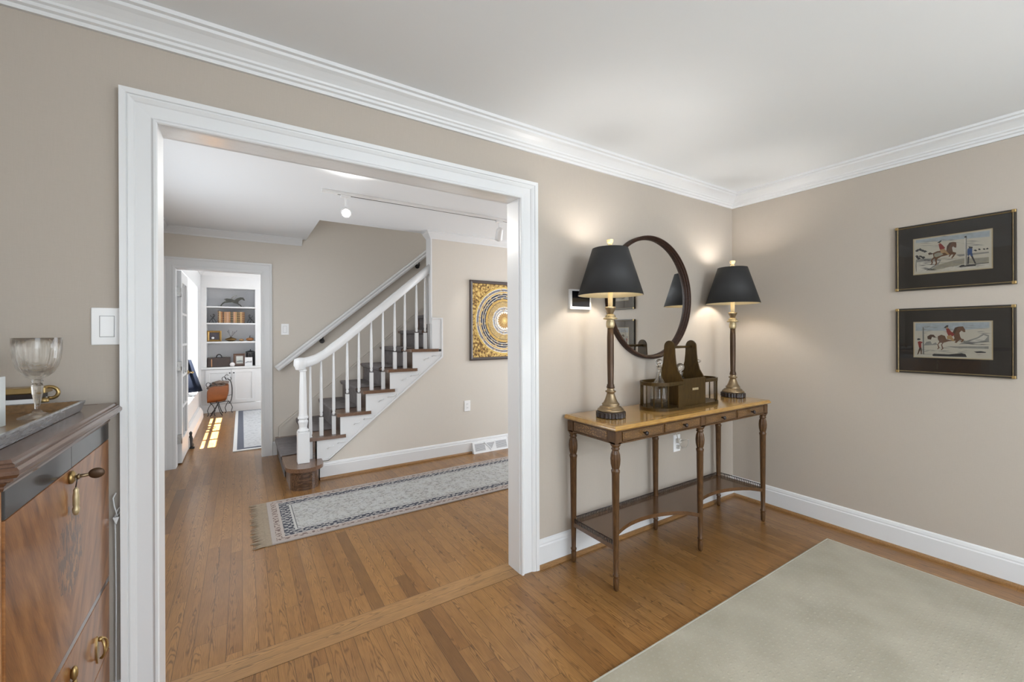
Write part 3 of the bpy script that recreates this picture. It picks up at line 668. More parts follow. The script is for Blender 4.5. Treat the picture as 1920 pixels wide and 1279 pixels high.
# ------------------------------------------------------------------ runner
def runner_mat(name, hw, hl, k=1, blue=0):
    m, nt, b = newmat(name); g = NG(nt); vec, x, y, z = g.xyz()
    d = g.m('MINIMUM', g.m('SUBTRACT', hw, g.m('ABSOLUTE', y)), g.m('SUBTRACT', hl, g.m('ABSOLUTE', x)))
    n1 = g.noise(vec, 55, 3); n2 = g.noise(vec, 16, 4); n3 = g.noise(vec, 110, 2)
    vx = g.m('MULTIPLY', g.m('SINE', g.m('ADD', g.m('MULTIPLY', x, 130), g.m('MULTIPLY', n1, 9))), g.m('SINE', g.m('ADD', g.m('MULTIPLY', y, 130), g.m('MULTIPLY', n2, 9))))
    mot = g.m('GREATER_THAN', vx, .08)
    navy = g.mix(mot, (.025, .027, .045, 1), (.30, .29, .275, 1))
    pink = g.mix(g.m('GREATER_THAN', vx, .12), (.33, .275, .24, 1), (.13, .085, .075, 1))
    field = g.mix(g.ramp(n1, [(.50, (0, 0, 0, 1)), (.60, (1, 1, 1, 1))]), (.37, .365, .345, 1), (.23, .225, .21, 1))
    field = g.mix(g.ramp(n2, [(.45, (0, 0, 0, 1)), (.62, (.5, .5, .5, 1))]), field, (.43, .435, .44, 1))
    sp = g.m('GREATER_THAN', n3, .63); field = g.mix(g.m('MULTIPLY', sp, .55), field, (.12, .12, .13, 1))
    pale = (.32, .28, .255, 1)
    c = g.mix(g.m('GREATER_THAN', d, .022 * k), pale, pink)
    c = g.mix(g.m('GREATER_THAN', d, .052 * k), c, (.36, .31, .28, 1))
    c = g.mix(g.m('GREATER_THAN', d, .066 * k), c, navy)
    c = g.mix(g.m('GREATER_THAN', d, .122 * k), c, (.40, .39, .37, 1))
    c = g.mix(g.m('GREATER_THAN', d, .134 * k), c, (.06, .06, .07, 1))
    c = g.mix(g.m('GREATER_THAN', d, .138 * k), c, field)
    nt.links.new(c, b.inputs['Base Color']); b.inputs['Roughness'].default_value = .95; b.inputs['Specular IOR Level'].default_value = .1; b.inputs['Sheen Weight'].default_value = .15
    g.bump(n1, .4, .003, b); return m
RX0, RX1, RY0, RY1 = .155, 4.2, 2.975, 3.74
ru = MB().box(RX0, RX1, RY0, RY1, 0.0, .009).build('runner_rug', runner_mat('runner_pattern', (RY1 - RY0) / 2, (RX1 - RX0) / 2, 1.15), origin=((RX0 + RX1) / 2, (RY0 + RY1) / 2, 0), bevel=.003)
tag(ru, 'long faded grey hall runner with navy patterned border and fringe', 'rug')
m = MB(); m.box(RX0 - .035, RX0 + .002, RY0, RY1, 0, .006)
n = 95
for i in range(n):
    y = RY0 + (RY1 - RY0) * (i + .5) / n; L = random.uniform(.055, .085); dy = random.uniform(-.012, .012)
    m.tube([(RX0 - .03, y, .005), (RX0 - .03 - L * .5, y + dy * .3, .005), (RX0 - .03 - L, y + dy, .003)], [.0036, .0032, .0015], 4)
m.build('fringe', plain('tan_fringe', (.27, .215, .155, 1), .9, var=.25, vscale=60), ru)

# ================================================================== console table
TX0, TX1, TY0, TY1 = 1.548, 3.055, 1.468, 1.862
LX = [1.585, 2.295, 3.015]; LYF, LYB = 1.505, 1.826
ct = thing('console_table', 'slim antique console table with four drawers and lower gallery shelf', 'table', (2.3, 1.66, 0))
m = MB(); pr = [(0, 0), (.006, .002), (.010, .008), (.006, .014), (.003, .018), (.003, .020), (-.004, .024), (-.01, .024)]
m.box(TX0 + .01, TX1 - .01, TY0 + .01, TY1 - .004, .811, .8345)
pts = [(TX0 + .01, TY1), (TX0 + .01, TY0 + .01), (TX1 - .01, TY0 + .01), (TX1 - .01, TY1)]
m.sweep([(0, .811), (.006, .812), (.010, .818), (.008, .824), (.004, .828), (.002, .833), (-.004, .835), (-.02, .835), (-.02, .811)], [(x, y, 0) for x, y in pts], mpath(pts, -1))
m.build('table_top', M['ttop'], ct)
MB().box(TX0 + .034, TX1 - .034, TY0 + .034, TY1 - .02, .8345, .8352).build('top_banding', wood('amber_banding', (.45, .265, .075, 1), (.31, .165, .045, 1), 'x', 2, rough=.16, coat=.8), ct)
m = MB(); m.box(LX[0] + .01, LX[2] - .01, LYF - .016, LYB + .01, .748, .811); m.box(LX[0] + .0, LX[2] - .0, LYF - .022, LYB + .01, .742, .750); m.box(LX[0] + .0, LX[2] - .0, LYF - .022, LYB + .01, .803, .811)
m.box(LX[0] - .018, LX[0] + .012, LYF - .016, LYB + .01, .748, .811); m.box(LX[0] - .022, LX[0] + .0, LYF - .02, LYB + .012, .742, .750); m.box(LX[0] - .022, LX[0], LYF - .02, LYB + .012, .803, .811)
m.box(LX[2] - .012, LX[2] + .018, LYF - .016, LYB + .01, .748, .811)
m.build('apron', M['twood'], ct, bevel=.001)
MB().box(LX[0] - .0195, LX[0] - .017, LYF + .04, LYB - .03, .755, .800).build('inlaid_side_panel', M['inlay'], ct)
span = [(LX[0] + .030, (LX[0] + LX[1]) / 2 - .012), ((LX[0] + LX[1]) / 2 + .008, LX[1] - .028), (LX[1] + .026, (LX[1] + LX[2]) / 2 - .008), ((LX[1] + LX[2]) / 2 + .010, LX[2] - .030)]
for (a, b) in span:
    dr = MB().box(a, b, LYF - .0235, LYF - .014, .7535, .8005).build('drawer', M['drawer'], ct, bevel=.002)
    c = (a + b) / 2; m = MB(); m.lathe([(.004, 0), (.005, .010), (.011, .016), (.012, .021), (.008, .026), (0, .028)], (0, 0, 0), 16)
    m.v = [(c + v[0], LYF - .0235 - v[2], .777 + v[1]) for v in m.v]; m.build('knob', M['ebony'], dr)
    frame_mesh(a + .006, b - .006, .7575, .7965, [(0, .0236), (0, .0242), (.0022, .0242), (.0022, .0236)], lambda u, v, p: (u, LYF - p, v)).build('stringing', plain('dark_stringing', (.05, .022, .01, 1), .4), dr)
legp = [(.0095, 0), (.0135, .010), (.0145, .060), (.012, .066), (.0165, .071), (.0165, .078), (.0125, .084), (.015, .20), (.0195, .590), (.022, .600), (.022, .608), (.017, .612), (.019, .618)]
bulb = [(.019, .618), (.024, .640), (.0255, .665), (.023, .690), (.018, .705), (.016, .709)]
topp = [(.016, .709), (.021, .713), (.021, .718), (.017, .722), (.024, .733), (.027, .742)]
def leg(x, y):
    m = MB(); m.lathe(legp, (x, y, 0), 20)
    vs = []; sg = 36
    for (r, z) in bulb:
        for k in range(sg):
            a = 2 * PI * k / sg; rr = r * (1 - .13 * (k % 4 == 0) - .05 * (k % 4 in (1, 3)))
            vs.append((x + rr * math.cos(a), y + rr * math.sin(a), z))
    m.add(vs, [(i * sg + k, i * sg + (k + 1) % sg, (i + 1) * sg + (k + 1) % sg, (i + 1) * sg + k) for i in range(len(bulb) - 1) for k in range(sg)])
    m.lathe(topp, (x, y, 0), 20); m.box(x - .022, x + .022, y - .022 if y == LYF else y - .022, y + .022, .742, .805)
    return m
for y in (LYF, LYB):
    for x in LX: leg(x, y).build('leg', M['twood'], ct)
def conc(x0, x1, dep, n=16):
    out = []
    for i in range(n + 1):
        t = i / n; out.append((x0 + (x1 - x0) * t, LYF - .008 + dep * (1 - (2 * t - 1) ** 2) ** .62))
    return out
pts = [(LX[2] + .010, LYB + .012), (LX[0] - .010, LYB + .012), (LX[0] - .010, LYF - .008)] + conc(LX[0] + .012, LX[1] - .012, .155) + conc(LX[1] + .012, LX[2] - .012, .155) + [(LX[2] + .010, LYF - .008)]
MB().prism(pts, .205, .228, 'z').build('lower_shelf', M['tshelf'], ct, bevel=.003)
m = MB()
def gal(p, q):
    p, q = Vector(p), Vector(q); L = (q - p).length; n = int(L / .0125)
    m.tube([(p.x, p.y, .2475), (q.x, q.y, .2475)], .0028, 6)
    for i in range(n + 1):
        c = p + (q - p) * i / n; m.box(c.x - .0017, c.x + .0017, c.y - .0017, c.y + .0017, .228, .247)
gal((LX[0] - .005, LYF), (LX[0] - .005, LYB + .006)); gal((LX[0] - .005, LYB + .006), (LX[2] + .005, LYB + .006)); gal((LX[2] + .005, LYF), (LX[2] + .005, LYB + .006))
m.build('gallery_rail', M['ebony'], ct)
ZT = .8352
# ------------------------------------------------------------------ table lamps
def make_lamp(label, loc):
    t = thing('buffet_lamp', label, 'lamp', loc, 'pair of buffet lamps'); t['_o'] = (0, 0, 0)
    m = MB(); pr = [(.072, 0), (.081, .004), (.081, .030), (.074, .034)]; sg = 72; vs = []
    for (r, z) in pr:
        for k in range(sg):
            a = 2 * PI * k / sg; rr = r * (.955 if k % 3 == 0 and .001 < z < .033 else 1); vs.append((rr * math.cos(a), rr * math.sin(a), z))
    m.add(vs, [(i * sg + k, i * sg + (k + 1) % sg, (i + 1) * sg + (k + 1) % sg, (i + 1) * sg + k) for i in range(3) for k in range(sg)]); m.add(vs, [list(range(sg))[::-1], list(range(3 * sg, 4 * sg))])
    m.build('ribbed_foot', M['ebony'], t)
    MB().lathe([(.072, .034), (.073, .041), (.068, .047), (.061, .049), (.061, .055), (.056, .058), (.047, .061), (.046, .068), (.049, .072), (.042, .078), (.037, .086), (.031, .098), (.027, .110), (.023, .122), (.020, .134), (.028, .138), (.029, .144), (.018, .148), (.021, .155), (.018, .160)], seg=40).build('bell_base', M['bronze'], t)
    MB().lathe([(.018, .158), (.024, .164), (.019, .170), (.021, .176), (.0165, .182), (.0185, .30), (.0185, .44), (.0165, .492)], seg=24).build('column', M['bronze_dk'], t)
    MB().lathe([(.0165, .490), (.021, .496), (.0235, .506), (.022, .530), (.018, .536), (.038, .540), (.039, .545), (.026, .551), (.029, .560), (.020, .566), (.015, .570)], seg=32).build('capital', M['goldleaf'], t)
    MB().lathe([(.015, .568), (.017, .574), (.027, .596), (.031, .604), (.027, .608), (.012, .61)], seg=32).build('drip_cup', M['bronze'], t)
    MB().lathe([(.0125, .606), (.0135, .65), (.0125, .75), (.012, .785)], seg=20).build('candle_sleeve', M['candle'], t)
    b = MB().lathe([(.012, .785), (.016, .80), (.027, .825), (.030, .850), (.024, .872), (.010, .884), (0, .886)], seg=20).build('bulb', M['shadebulb'], t)
    m = MB(); r0, z0, r1, z1 = .178, .672, .0975, .930; sg = 64
    m.lathe([(r0, z0), (r1, z1)], seg=sg, mi=0, cap=False); m.lathe([(r0 - .0025, z0), (r1 - .0025, z1)], seg=sg, mi=1, cap=False)
    m.lathe([(r0 - .0025, z0), (r0, z0)], seg=sg, mi=0, cap=False); m.lathe([(r1 - .0025, z1), (r1, z1)], seg=sg, mi=0, cap=False)
    s = m.build('lamp_shade', [M['black'], M['gold_in']], t)
    m = MB(); m.tube([(0, 0, .60)] + [(.034 * math.sin(PI * i / 10) + .012 * (i not in (0, 10)), 0, .70 + .225 * i / 10) for i in range(11)], .0015, 6); m.tube([(0, 0, .60)] + [(-.034 * math.sin(PI * i / 10) - .012 * (i not in (0, 10)), 0, .70 + .225 * i / 10) for i in range(11)], .0015, 6)
    for a in (0, 120, 240): m.tube([(0, 0, .925), ((r1 - .003) * math.cos(math.radians(a)), (r1 - .003) * math.sin(math.radians(a)), .925)], .0014, 6)
    m.build('harp', M['brass'], t)
    MB().lathe([(.006, .925), (.008, .932), (.015, .936), (.015, .947), (.010, .953), (.017, .966), (.019, .980), (.013, .982), (.0, .978)], seg=8, sm=False).build('finial', M['candle'], t)
    return t
lamp = make_lamp('black-shaded bronze column lamp at the left end of the console table', (1.718, 1.665, ZT))
l2 = copy_tree(lamp); l2.location = (2.985, 1.695, ZT); l2['label'] = 'black-shaded bronze column lamp at the right end of the console table'
# ------------------------------------------------------------------ round mirror
mc = (2.310, 1.535); mr = .410
mi_ = thing('round_mirror', 'large round mirror in a deep dark wood hoop frame above the console', 'mirror', (mc[0], YA, mc[1] - mr))
prof = [(mr - .026, .008), (mr - .025, .020), (mr - .021, .023), (mr - .018, .034), (mr - .013, .037), (mr - .010, .042), (mr - .002, .042), (mr, .038), (mr - .002, .030), (mr, .022), (mr, 0)]
vs = []; sg = 96
for (r, p) in prof:
    for k in range(sg): a = 2 * PI * k / sg; vs.append((mc[0] + r * math.cos(a), YA - p, mc[1] + r * math.sin(a)))
MB().add(vs, [(i * sg + k, i * sg + (k + 1) % sg, (i + 1) * sg + (k + 1) % sg, (i + 1) * sg + k) for i in range(len(prof) - 1) for k in range(sg)], 0, False).build('hoop_frame', M['mframe'], mi_)
MB().prism([(mc[0] + (mr - .0255) * math.cos(2 * PI * k / sg), mc[1] + (mr - .0255) * math.sin(2 * PI * k / sg)) for k in range(sg)], YA - .010, YA - .002, 'y').build('mirror_glass', M['mirror'], mi_)
# wall thermostat panel
th = thing('wall_control_panel', 'small white-framed dark control panel on the wall behind the left lamp', 'control panel', (1.685, YA, 1.44))
MB().box(1.604, 1.768, YA - .020, YA, 1.438, 1.556).build('housing', M['white'], th, bevel=.004)
MB().box(1.618, 1.754, YA - .0215, YA - .018, 1.455, 1.545).build('screen', plain('dark_screen', (.01, .01, .012, 1), .08), th)
# outlet with plug under the table
o = plate('wall_outlet', 'white outlet with plugged lamp cords behind the console table', 'outlet', 2.60, .515, YA, .075, .12, 'outlet')
m = MB(); m.box(2.585, 2.612, YA - .035, YA - .006, .52, .55); m.box(2.588, 2.61, YA - .032, YA - .006, .48, .505)
m.build('plug', plain('clear_white_plug', (.6, .58, .54, 1), .35), o, bevel=.004)
m = MB(); m.tube([(2.60, YA - .033, .535), (2.62, YA - .06, .55), (2.66, YA - .055, .54), (2.67, YA - .05, .505), (2.64, YA - .05, .485), (2.60, YA - .045, .50), (2.57, YA - .04, .53), (2.56, YA - .03, .60), (2.56, YA - .02, .74)], .003, 6)
m.build('cord', plain('clear_cord', (.5, .47, .42, 1), .35), o)
# cords hanging beside the chest
m = MB(); m.tube([(-.352, 1.872, .0), (-.350, 1.874, .45), (-.351, 1.872, .66), (-.352, 1.868, .69)], .0022, 6); m.tube([(-.352, 1.87, .70), (-.346, 1.868, .722), (-.340, 1.868, .732), (-.336, 1.866, .722), (-.345, 1.866, .705), (-.353, 1.868, .74), (-.356, 1.87, .765), (-.349, 1.872, .78)], .0022, 6)
m.prism([(-.356, .702), (-.340, .702), (-.347, .678)], 1.862, 1.872, 'y')
o = m.build('hanging_cord', plain('white_cord', (.6, .6, .6, 1), .5)); tag(o, 'thin white cord hanging down the wall between chest and door casing', 'cord')
# ------------------------------------------------------------------ decanter caddy
CX0, CX1, CYF, CYB = 2.245, 2.475, 1.590, 1.770
cd = thing('decanter_caddy', 'dark wooden decanter carrier with two tall upright boards and handle rod', 'caddy', (2.36, 1.68, ZT))
rr_ = .098; cyc = 1.68
def oval(g_=0, n=16): return arc(2.128, cyc, rr_ + g_, 90, 270, n) + arc(2.580, cyc, rr_ + g_, -90, 90, n)
MB().prism(oval(.004), ZT, ZT + .018, 'z').build('base_board', M['caddyw'], cd, bevel=.004)
MB().box(CX0, CX1, CYF - .008, CYF, ZT + .018, 1.018).build('front_board', M['caddyw'], cd, bevel=.001)
MB().box(CX0, CX1, CYB, CYB + .008, ZT + .018, 1.018).build('back_board', M['caddyw'], cd, bevel=.001)
for x in (CX0, CX1 - .010):
    pts = [(CYF, ZT + .018), (CYF, 1.018), (CYF + .010, 1.035), (CYF + .030, 1.065), (CYF + .044, 1.11), (CYF + .050, 1.16), (CYF + .053, 1.21)] + [(1.68 + .037 * math.cos(math.radians(t)), 1.212 + .038 * math.sin(math.radians(t))) for t in (170, 150, 125, 100, 80, 55, 30, 10)] + [(CYB - .053, 1.21), (CYB - .050, 1.16), (CYB - .044, 1.11), (CYB - .030, 1.065), (CYB - .010, 1.035), (CYB, 1.018), (CYB, ZT + .018)]
    MB().prism(pts, x, x + .010, 'x').build('upright_board', M['caddyw'], cd, bevel=.0015)
MB().tube([(CX0 - .004, 1.68, 1.208), (CX1 + .004, 1.68, 1.208)], .008, 12).build('handle_rod', M['caddyw'], cd)
MB().box(2.338, 2.398, CYF - .0095, CYF - .008, .944, .958).build('nameplate', M['goldleaf'], cd, bevel=.0005)
for sgn, cx, lo, hi in ((-1, 2.128, 90, 270), (1, 2.580, -90, 90)):
    m = MB(); a_ = arc(cx, cyc, rr_, lo, hi, 20)
    pth = ([(CX0, cyc + rr_)] + a_ + [(CX0, cyc - rr_)]) if sgn < 0 else ([(CX1, cyc - rr_)] + a_ + [(CX1, cyc + rr_)])
    vs = []
    nn = mpath(pth, -1 if sgn < 0 else -1)
    m.sweep([(-.010, .984), (.002, .984), (.002, 1.004), (-.010, 1.004), (-.010, .984)], [(x, y, 0) for x, y in pth], nn)
    m.build('gallery_ring', M['caddyw'], cd)
    for t in (100, 125, 152, 180, 208, 235, 260) if sgn < 0 else (-80, -52, -25, 0, 25, 52, 80):
        x, y = cx + (rr_ - .004) * math.cos(math.radians(t)), cyc + (rr_ - .004) * math.sin(math.radians(t))
        MB().tube([(x, y, ZT + .017), (x, y, .985)], .004, 8).build('spindle', M['caddyw'], cd)
    MB().box(min(CX0 - .06, CX0 - .001) if sgn < 0 else CX1 + .001, (CX0 - .001) if sgn < 0 else CX1 + .03, CYF - .02, CYF - .012, ZT + .017, .985).build('side_slat', M['caddyw'], cd) if sgn < 0 else None
def decanter(label, x, y, kind):
    t = thing('decanter', label, 'decanter', (x, y, ZT + .0185), 'cut-glass decanters in the carrier')
    z = ZT + .0185
    outer = [(.052, 0), (.055, .004), (.054, .05), (.050, .10), (.042, .13), (.026, .155), (.0165, .175), (.0135, .20), (.0135, .235), (.018, .240)]
    if kind == 'short': outer = [(.052, 0), (.055, .004), (.054, .06), (.053, .12), (.046, .145), (.022, .160), (.016, .172), (.016, .190), (.020, .195)]
    inner = [(max(r - .004, .003), zz + (.012 if i == 0 else 0)) for i, (r, zz) in enumerate(outer)][::-1]
    m = MB().lathe(outer + inner + [(0, inner[-1][1])], (x, y, z), 24, sm=(kind != 'short')); m.build('glass_body', M['crystal'], t)
    zt_ = z + outer[-1][1]
    if kind == 'disc':
        m = MB(); m.lathe([(.008, -.02), (.009, 0), (.012, .004), (.022, .006), (.030, .012), (.030, .020), (.020, .026), (.0, .030)], (x, y, zt_), 16, sm=False)
    else:
        m = MB(); m.lathe([(.008, -.02), (.009, 0), (.009, .008)], (x, y, zt_), 12); m.sphere((x, y, zt_ + (.030 if kind == 'short' else .026)), .026 if kind == 'short' else .021, 14, 9)
    m.build('stopper', M['crystal'], t); return t
decanter('tall clear decanter with ball stopper in the left end of the carrier', 2.140, 1.672, 'tall')
decanter('clear decanter with large ball stopper in the middle of the carrier', 2.355, 1.68, 'short')
decanter('clear decanter with flat disc stopper in the right end of the carrier', 2.555, 1.70, 'disc')
# ------------------------------------------------------------------ framed prints
paper = (.62, .58, .48, 1); paper_m = plain('engraving_paper', paper, .7, var=.08, vscale=20)
def flat(c, n): return plain(n, c, .7, var=.25, vscale=60)
PM = [paper_m, flat((.16, .075, .035, 1), 'print_horse_brown'), flat((.28, .035, .025, 1), 'print_red'), flat((.45, .27, .12, 1), 'print_tan'), flat((.05, .05, .05, 1), 'print_ink'), flat((.045, .09, .22, 1), 'print_blue'), flat((.30, .29, .26, 1), 'print_grey'), flat((.42, .47, .50, 1), 'print_sky'), flat((.09, .045, .025, 1), 'print_dark_brown'), flat((.36, .33, .25, 1), 'print_olive'), flat((.66, .63, .55, 1), 'print_pale')]
def print_pic(name, label, y0, y1, z0, z1, iy0, iy1, iz0, iz1, conv, shapes):
    # y0 > y1 : left edge is the far one
    X = XB; t = thing(name, label, 'picture', (X, (y0 + y1) / 2, z0))
    mk = lambda u, v, p: (X - p, u, v)
    frame_mesh(y1, y0, z0, z1, [(0, 0), (0, .014), (.004, .020), (.009, .020), (.010, .016), (.010, 0)], mk).build('frame', M['pframe'], t)
    frame_mesh(y1 + .0085, y0 - .0085, z0 + .0085, z1 - .0085, [(0, 0), (0, .018), (.0025, .020), (.005, .016), (.005, 0)], mk).build('gilt_bead', plain('dull_gilt', (.30, .22, .11, 1), .5, .6, var=.4, vscale=60), t)
    for yy in (y1, y0):
        for zz in (z0, z1):
            sy = 1 if yy == y1 else -1; sz = 1 if zz == z0 else -1
            a, b = sorted((yy, yy + sy * .016)); c, d = sorted((zz, zz + sz * .016)); MB().box(X - .0225, X - .016, a, b, c, d).build('corner_ornament', M['brass'], t, bevel=.003)
    MB().box(X - .008, X - .002, y1 + .012, y0 - .012, z0 + .012, z1 - .012).build('mat_board', M['mattb'], t)
    frame_mesh(iy1 - .004, iy0 + .004, iz0 - .004, iz1 + .004, [(0, .0080), (0, .0096), (.0045, .0096), (.0045, .0080)], mk).build('fillet', plain('cream_fillet', (.55, .44, .26, 1), .6), t)
    m = MB(); m.box(X - .0084, X - .0075, iy1, iy0, iz0, iz1, 0); lay = 0
    for (mi, pts) in shapes:
        lay += 1; q = []
        for (a, b) in pts:
            u, v = conv(a, b); u = min(max(u, .004), .996); v = min(max(v, .004), .996)
            q.append((iy0 + (iy1 - iy0) * u, iz1 - (iz1 - iz0) * v))
        xx = X - .0084 - .00001 * lay - .00002
        m.add([(xx, p[0], p[1]) for p in q], [list(range(len(q)))], mi)
    me = m.build('engraving', PM, t)
    MB().box(X - .0140, X - .0125, y1 + .016, y0 - .016, z0 + .016, z1 - .016).build('glass', M['pane'], t)
    return t
def streaks(n, x0, x1, ylo, yhi, mi, seed):
    rnd = random.Random(seed); out = []
    for _ in range(n):
        x = rnd.uniform(x0, x1 - 120); y = rnd.uniform(ylo, yhi); L = rnd.uniform(60, 220); h_ = rnd.uniform(3, 7)
        out.append((mi, [(x, y), (x + L * .5, y - h_), (x + L, y - 2), (x + L * .5, y + h_ * .4)]))
    return out
def hatch(n, x0, x1, ylo, yhi, mi, seed): return streaks(n, x0, x1, ylo, yhi, mi, seed)
def blobs(cs, mi, seed, r=22):
    rnd = random.Random(seed); out = []
    for (cx, cy) in cs:
        out.append((mi, [(cx + (r * rnd.uniform(.6, 1.25)) * math.cos(t) * 1.5, cy + r * rnd.uniform(.5, 1.2) * math.sin(t)) for t in [2 * PI * i / 9 for i in range(9)]]))
    return out
conv1 = lambda x, y: ((x - 400) / 1065, (y - (515 - 150 * (x - 400) / 1065)) / (485 + 55 * (x - 400) / 1065))
sh1 = [(7, [(430, 520), (1440, 385), (1440, 470), (430, 560)])] + streaks(34, 430, 1430, 430, 620, 6, 1) + [
    (6, [(430, 790), (520, 775), (680, 770), (800, 790), (760, 860), (600, 945), (430, 960), (420, 880)]), (10, [(440, 830), (620, 800), (780, 810), (650, 900), (560, 960), (440, 975)]),
    (9, [(620, 945), (760, 860), (1000, 790), (1430, 755), (1430, 830), (1100, 850), (900, 900)]), (10, [(850, 905), (1010, 870), (1430, 850), (1430, 880), (1100, 920), (800, 945)]),
    (6, [(1000, 720), (1430, 680), (1430, 700), (1050, 745)])] + hatch(26, 640, 1400, 760, 900, 6, 2) + hatch(16, 430, 720, 790, 940, 4, 3) + hatch(16, 700, 1400, 770, 900, 9, 21) + blobs([(450, 665), (490, 650), (530, 665), (565, 675), (450, 750), (500, 745), (540, 760), (470, 775)], 4, 4, 19) + blobs([(1260, 660), (1310, 650), (1370, 645), (1410, 640)], 4, 5, 13) + [
    (4, [(1040, 885), (1080, 862), (1270, 852), (1262, 878), (1060, 895)]), (4, [(1260, 845), (1430, 830), (1430, 838), (1262, 856)]),
    (8, [(690, 705), (640, 688), (610, 702), (622, 724), (665, 716)]),
    (1, [(680, 700), (740, 672), (800, 662), (870, 665), (880, 600), (915, 552), (960, 540), (1005, 545), (1012, 580), (1006, 622), (985, 618), (965, 600), (950, 622), (962, 680), (1000, 688), (1008, 700), (978, 742), (950, 772), (940, 766), (968, 716), (940, 720), (912, 752), (903, 744), (918, 716), (860, 732), (800, 746), (750, 775), (735, 800), (742, 840), (722, 870), (706, 866), (722, 836), (712, 795), (703, 772), (682, 790), (674, 802), (682, 836), (656, 866), (644, 860), (662, 835), (650, 795), (690, 755)]),
    (9, [(700, 712), (750, 690), (800, 690), (830, 715), (790, 735), (730, 755), (700, 745)]),
    (8, [(880, 605), (915, 555), (960, 543), (935, 570), (905, 625), (885, 665)]),
    (2, [(762, 572), (790, 558), (825, 590), (855, 622), (840, 642), (800, 652), (778, 642)]), (3, [(780, 652), (842, 634), (912, 712), (893, 720), (850, 692), (800, 700)]),
    (4, [(742, 552), (780, 528), (806, 514), (800, 536), (775, 556)]), (3, [(768, 558), (788, 550), (792, 566), (772, 574)]),
    (10, [(1118, 482), (1134, 480), (1132, 870), (1118, 872)]), (6, [(1134, 480), (1150, 478), (1152, 868), (1132, 870)]), (4, [(1120, 462), (1145, 455), (1150, 482), (1118, 484)]),
    (5, [(1158, 640), (1188, 620), (1222, 638), (1218, 690), (1228, 738), (1203, 746), (1188, 712), (1168, 748), (1154, 690)]), (4, [(1168, 604), (1226, 610), (1222, 634), (1180, 632)]), (4, [(1160, 750), (1182, 744), (1174, 850), (1154, 854)]), (4, [(1204, 746), (1226, 738), (1268, 840), (1252, 850)])]
print_pic('framed_print', 'upper framed print of a horse rearing toward a post, black mat', .880, .410, 1.540, 1.920, .798, .495, 1.633, 1.836, conv1, sh1)
conv2 = lambda x, y: ((x - 400) / 1070, (y - (335 - 25 * (x - 400) / 1070)) / (470 + 52 * (x - 400) / 1070))
sh2 = [(7, [(420, 345), (1440, 320), (1440, 400), (1000, 440), (420, 450)])] + streaks(26, 420, 1430, 350, 480, 6, 11) + [
    (6, [(850, 660), (1430, 655), (1430, 690), (1000, 680)]), (6, [(1040, 630), (1150, 580), (1290, 530), (1360, 480), (1435, 500), (1435, 590), (1200, 625)]), (10, [(1180, 590), (1300, 545), (1370, 500), (1420, 520), (1380, 570), (1250, 600)]),
    (6, [(540, 650), (580, 600), (640, 590), (665, 630), (720, 605), (745, 640)])] + hatch(24, 430, 1400, 680, 780, 6, 12) + hatch(16, 1020, 1430, 560, 650, 4, 13) + [
    (4, [(665, 780), (690, 762), (900, 770), (1080, 752), (1130, 765), (1150, 805), (900, 800), (680, 795)]),
    (4, [(1240, 730), (1330, 722), (1400, 735), (1390, 745), (1280, 748)]),
    (8, [(760, 540), (720, 535), (690, 500), (640, 498), (595, 525), (600, 560), (650, 568), (665, 530), (700, 540)]),
    (1, [(750, 520), (800, 500), (850, 515), (870, 560), (960, 580), (985, 545), (960, 480), (990, 400), (1040, 385), (1100, 382), (1128, 425), (1130, 462), (1105, 460), (1080, 440), (1050, 470), (1060, 520), (1075, 550), (1112, 562), (1108, 580), (1078, 605), (1070, 592), (1085, 572), (1050, 572), (1010, 612), (985, 605), (1000, 580), (900, 590), (830, 610), (810, 640), (830, 690), (798, 714), (792, 704), (812, 690), (795, 640), (812, 612), (780, 610), (755, 635), (775, 680), (745, 704), (740, 692), (755, 680), (742, 635), (770, 595), (748, 560)]),
    (8, [(955, 470), (990, 400), (1040, 385), (1010, 430), (985, 500)]),
    (2, [(865, 415), (900, 408), (935, 450), (985, 490), (960, 520), (900, 515), (878, 470)]), (3, [(880, 515), (935, 500), (985, 585), (960, 590), (920, 560), (880, 560)]),
    (4, [(835, 400), (870, 370), (900, 365), (895, 395), (860, 410)]), (3, [(868, 398), (892, 394), (896, 412), (874, 418)]),
    (6, [(524, 396), (536, 396), (540, 770), (524, 772)]), (4, [(536, 396), (542, 400), (546, 770), (538, 772)]),
    (2, [(450, 600), (480, 590), (520, 600), (525, 610), (505, 620), (505, 680), (470, 680)]), (4, [(440, 560), (465, 548), (500, 562), (480, 575), (450, 578)]), (8, [(475, 680), (505, 680), (460, 770), (442, 778)]), (8, [(490, 680), (510, 680), (512, 768), (498, 770)])]
print_pic('framed_print', 'lower framed print of a horse galloping away from a post, black mat', .879, .412, 1.057, 1.436, .798, .496, 1.153, 1.352, conv2, sh2)
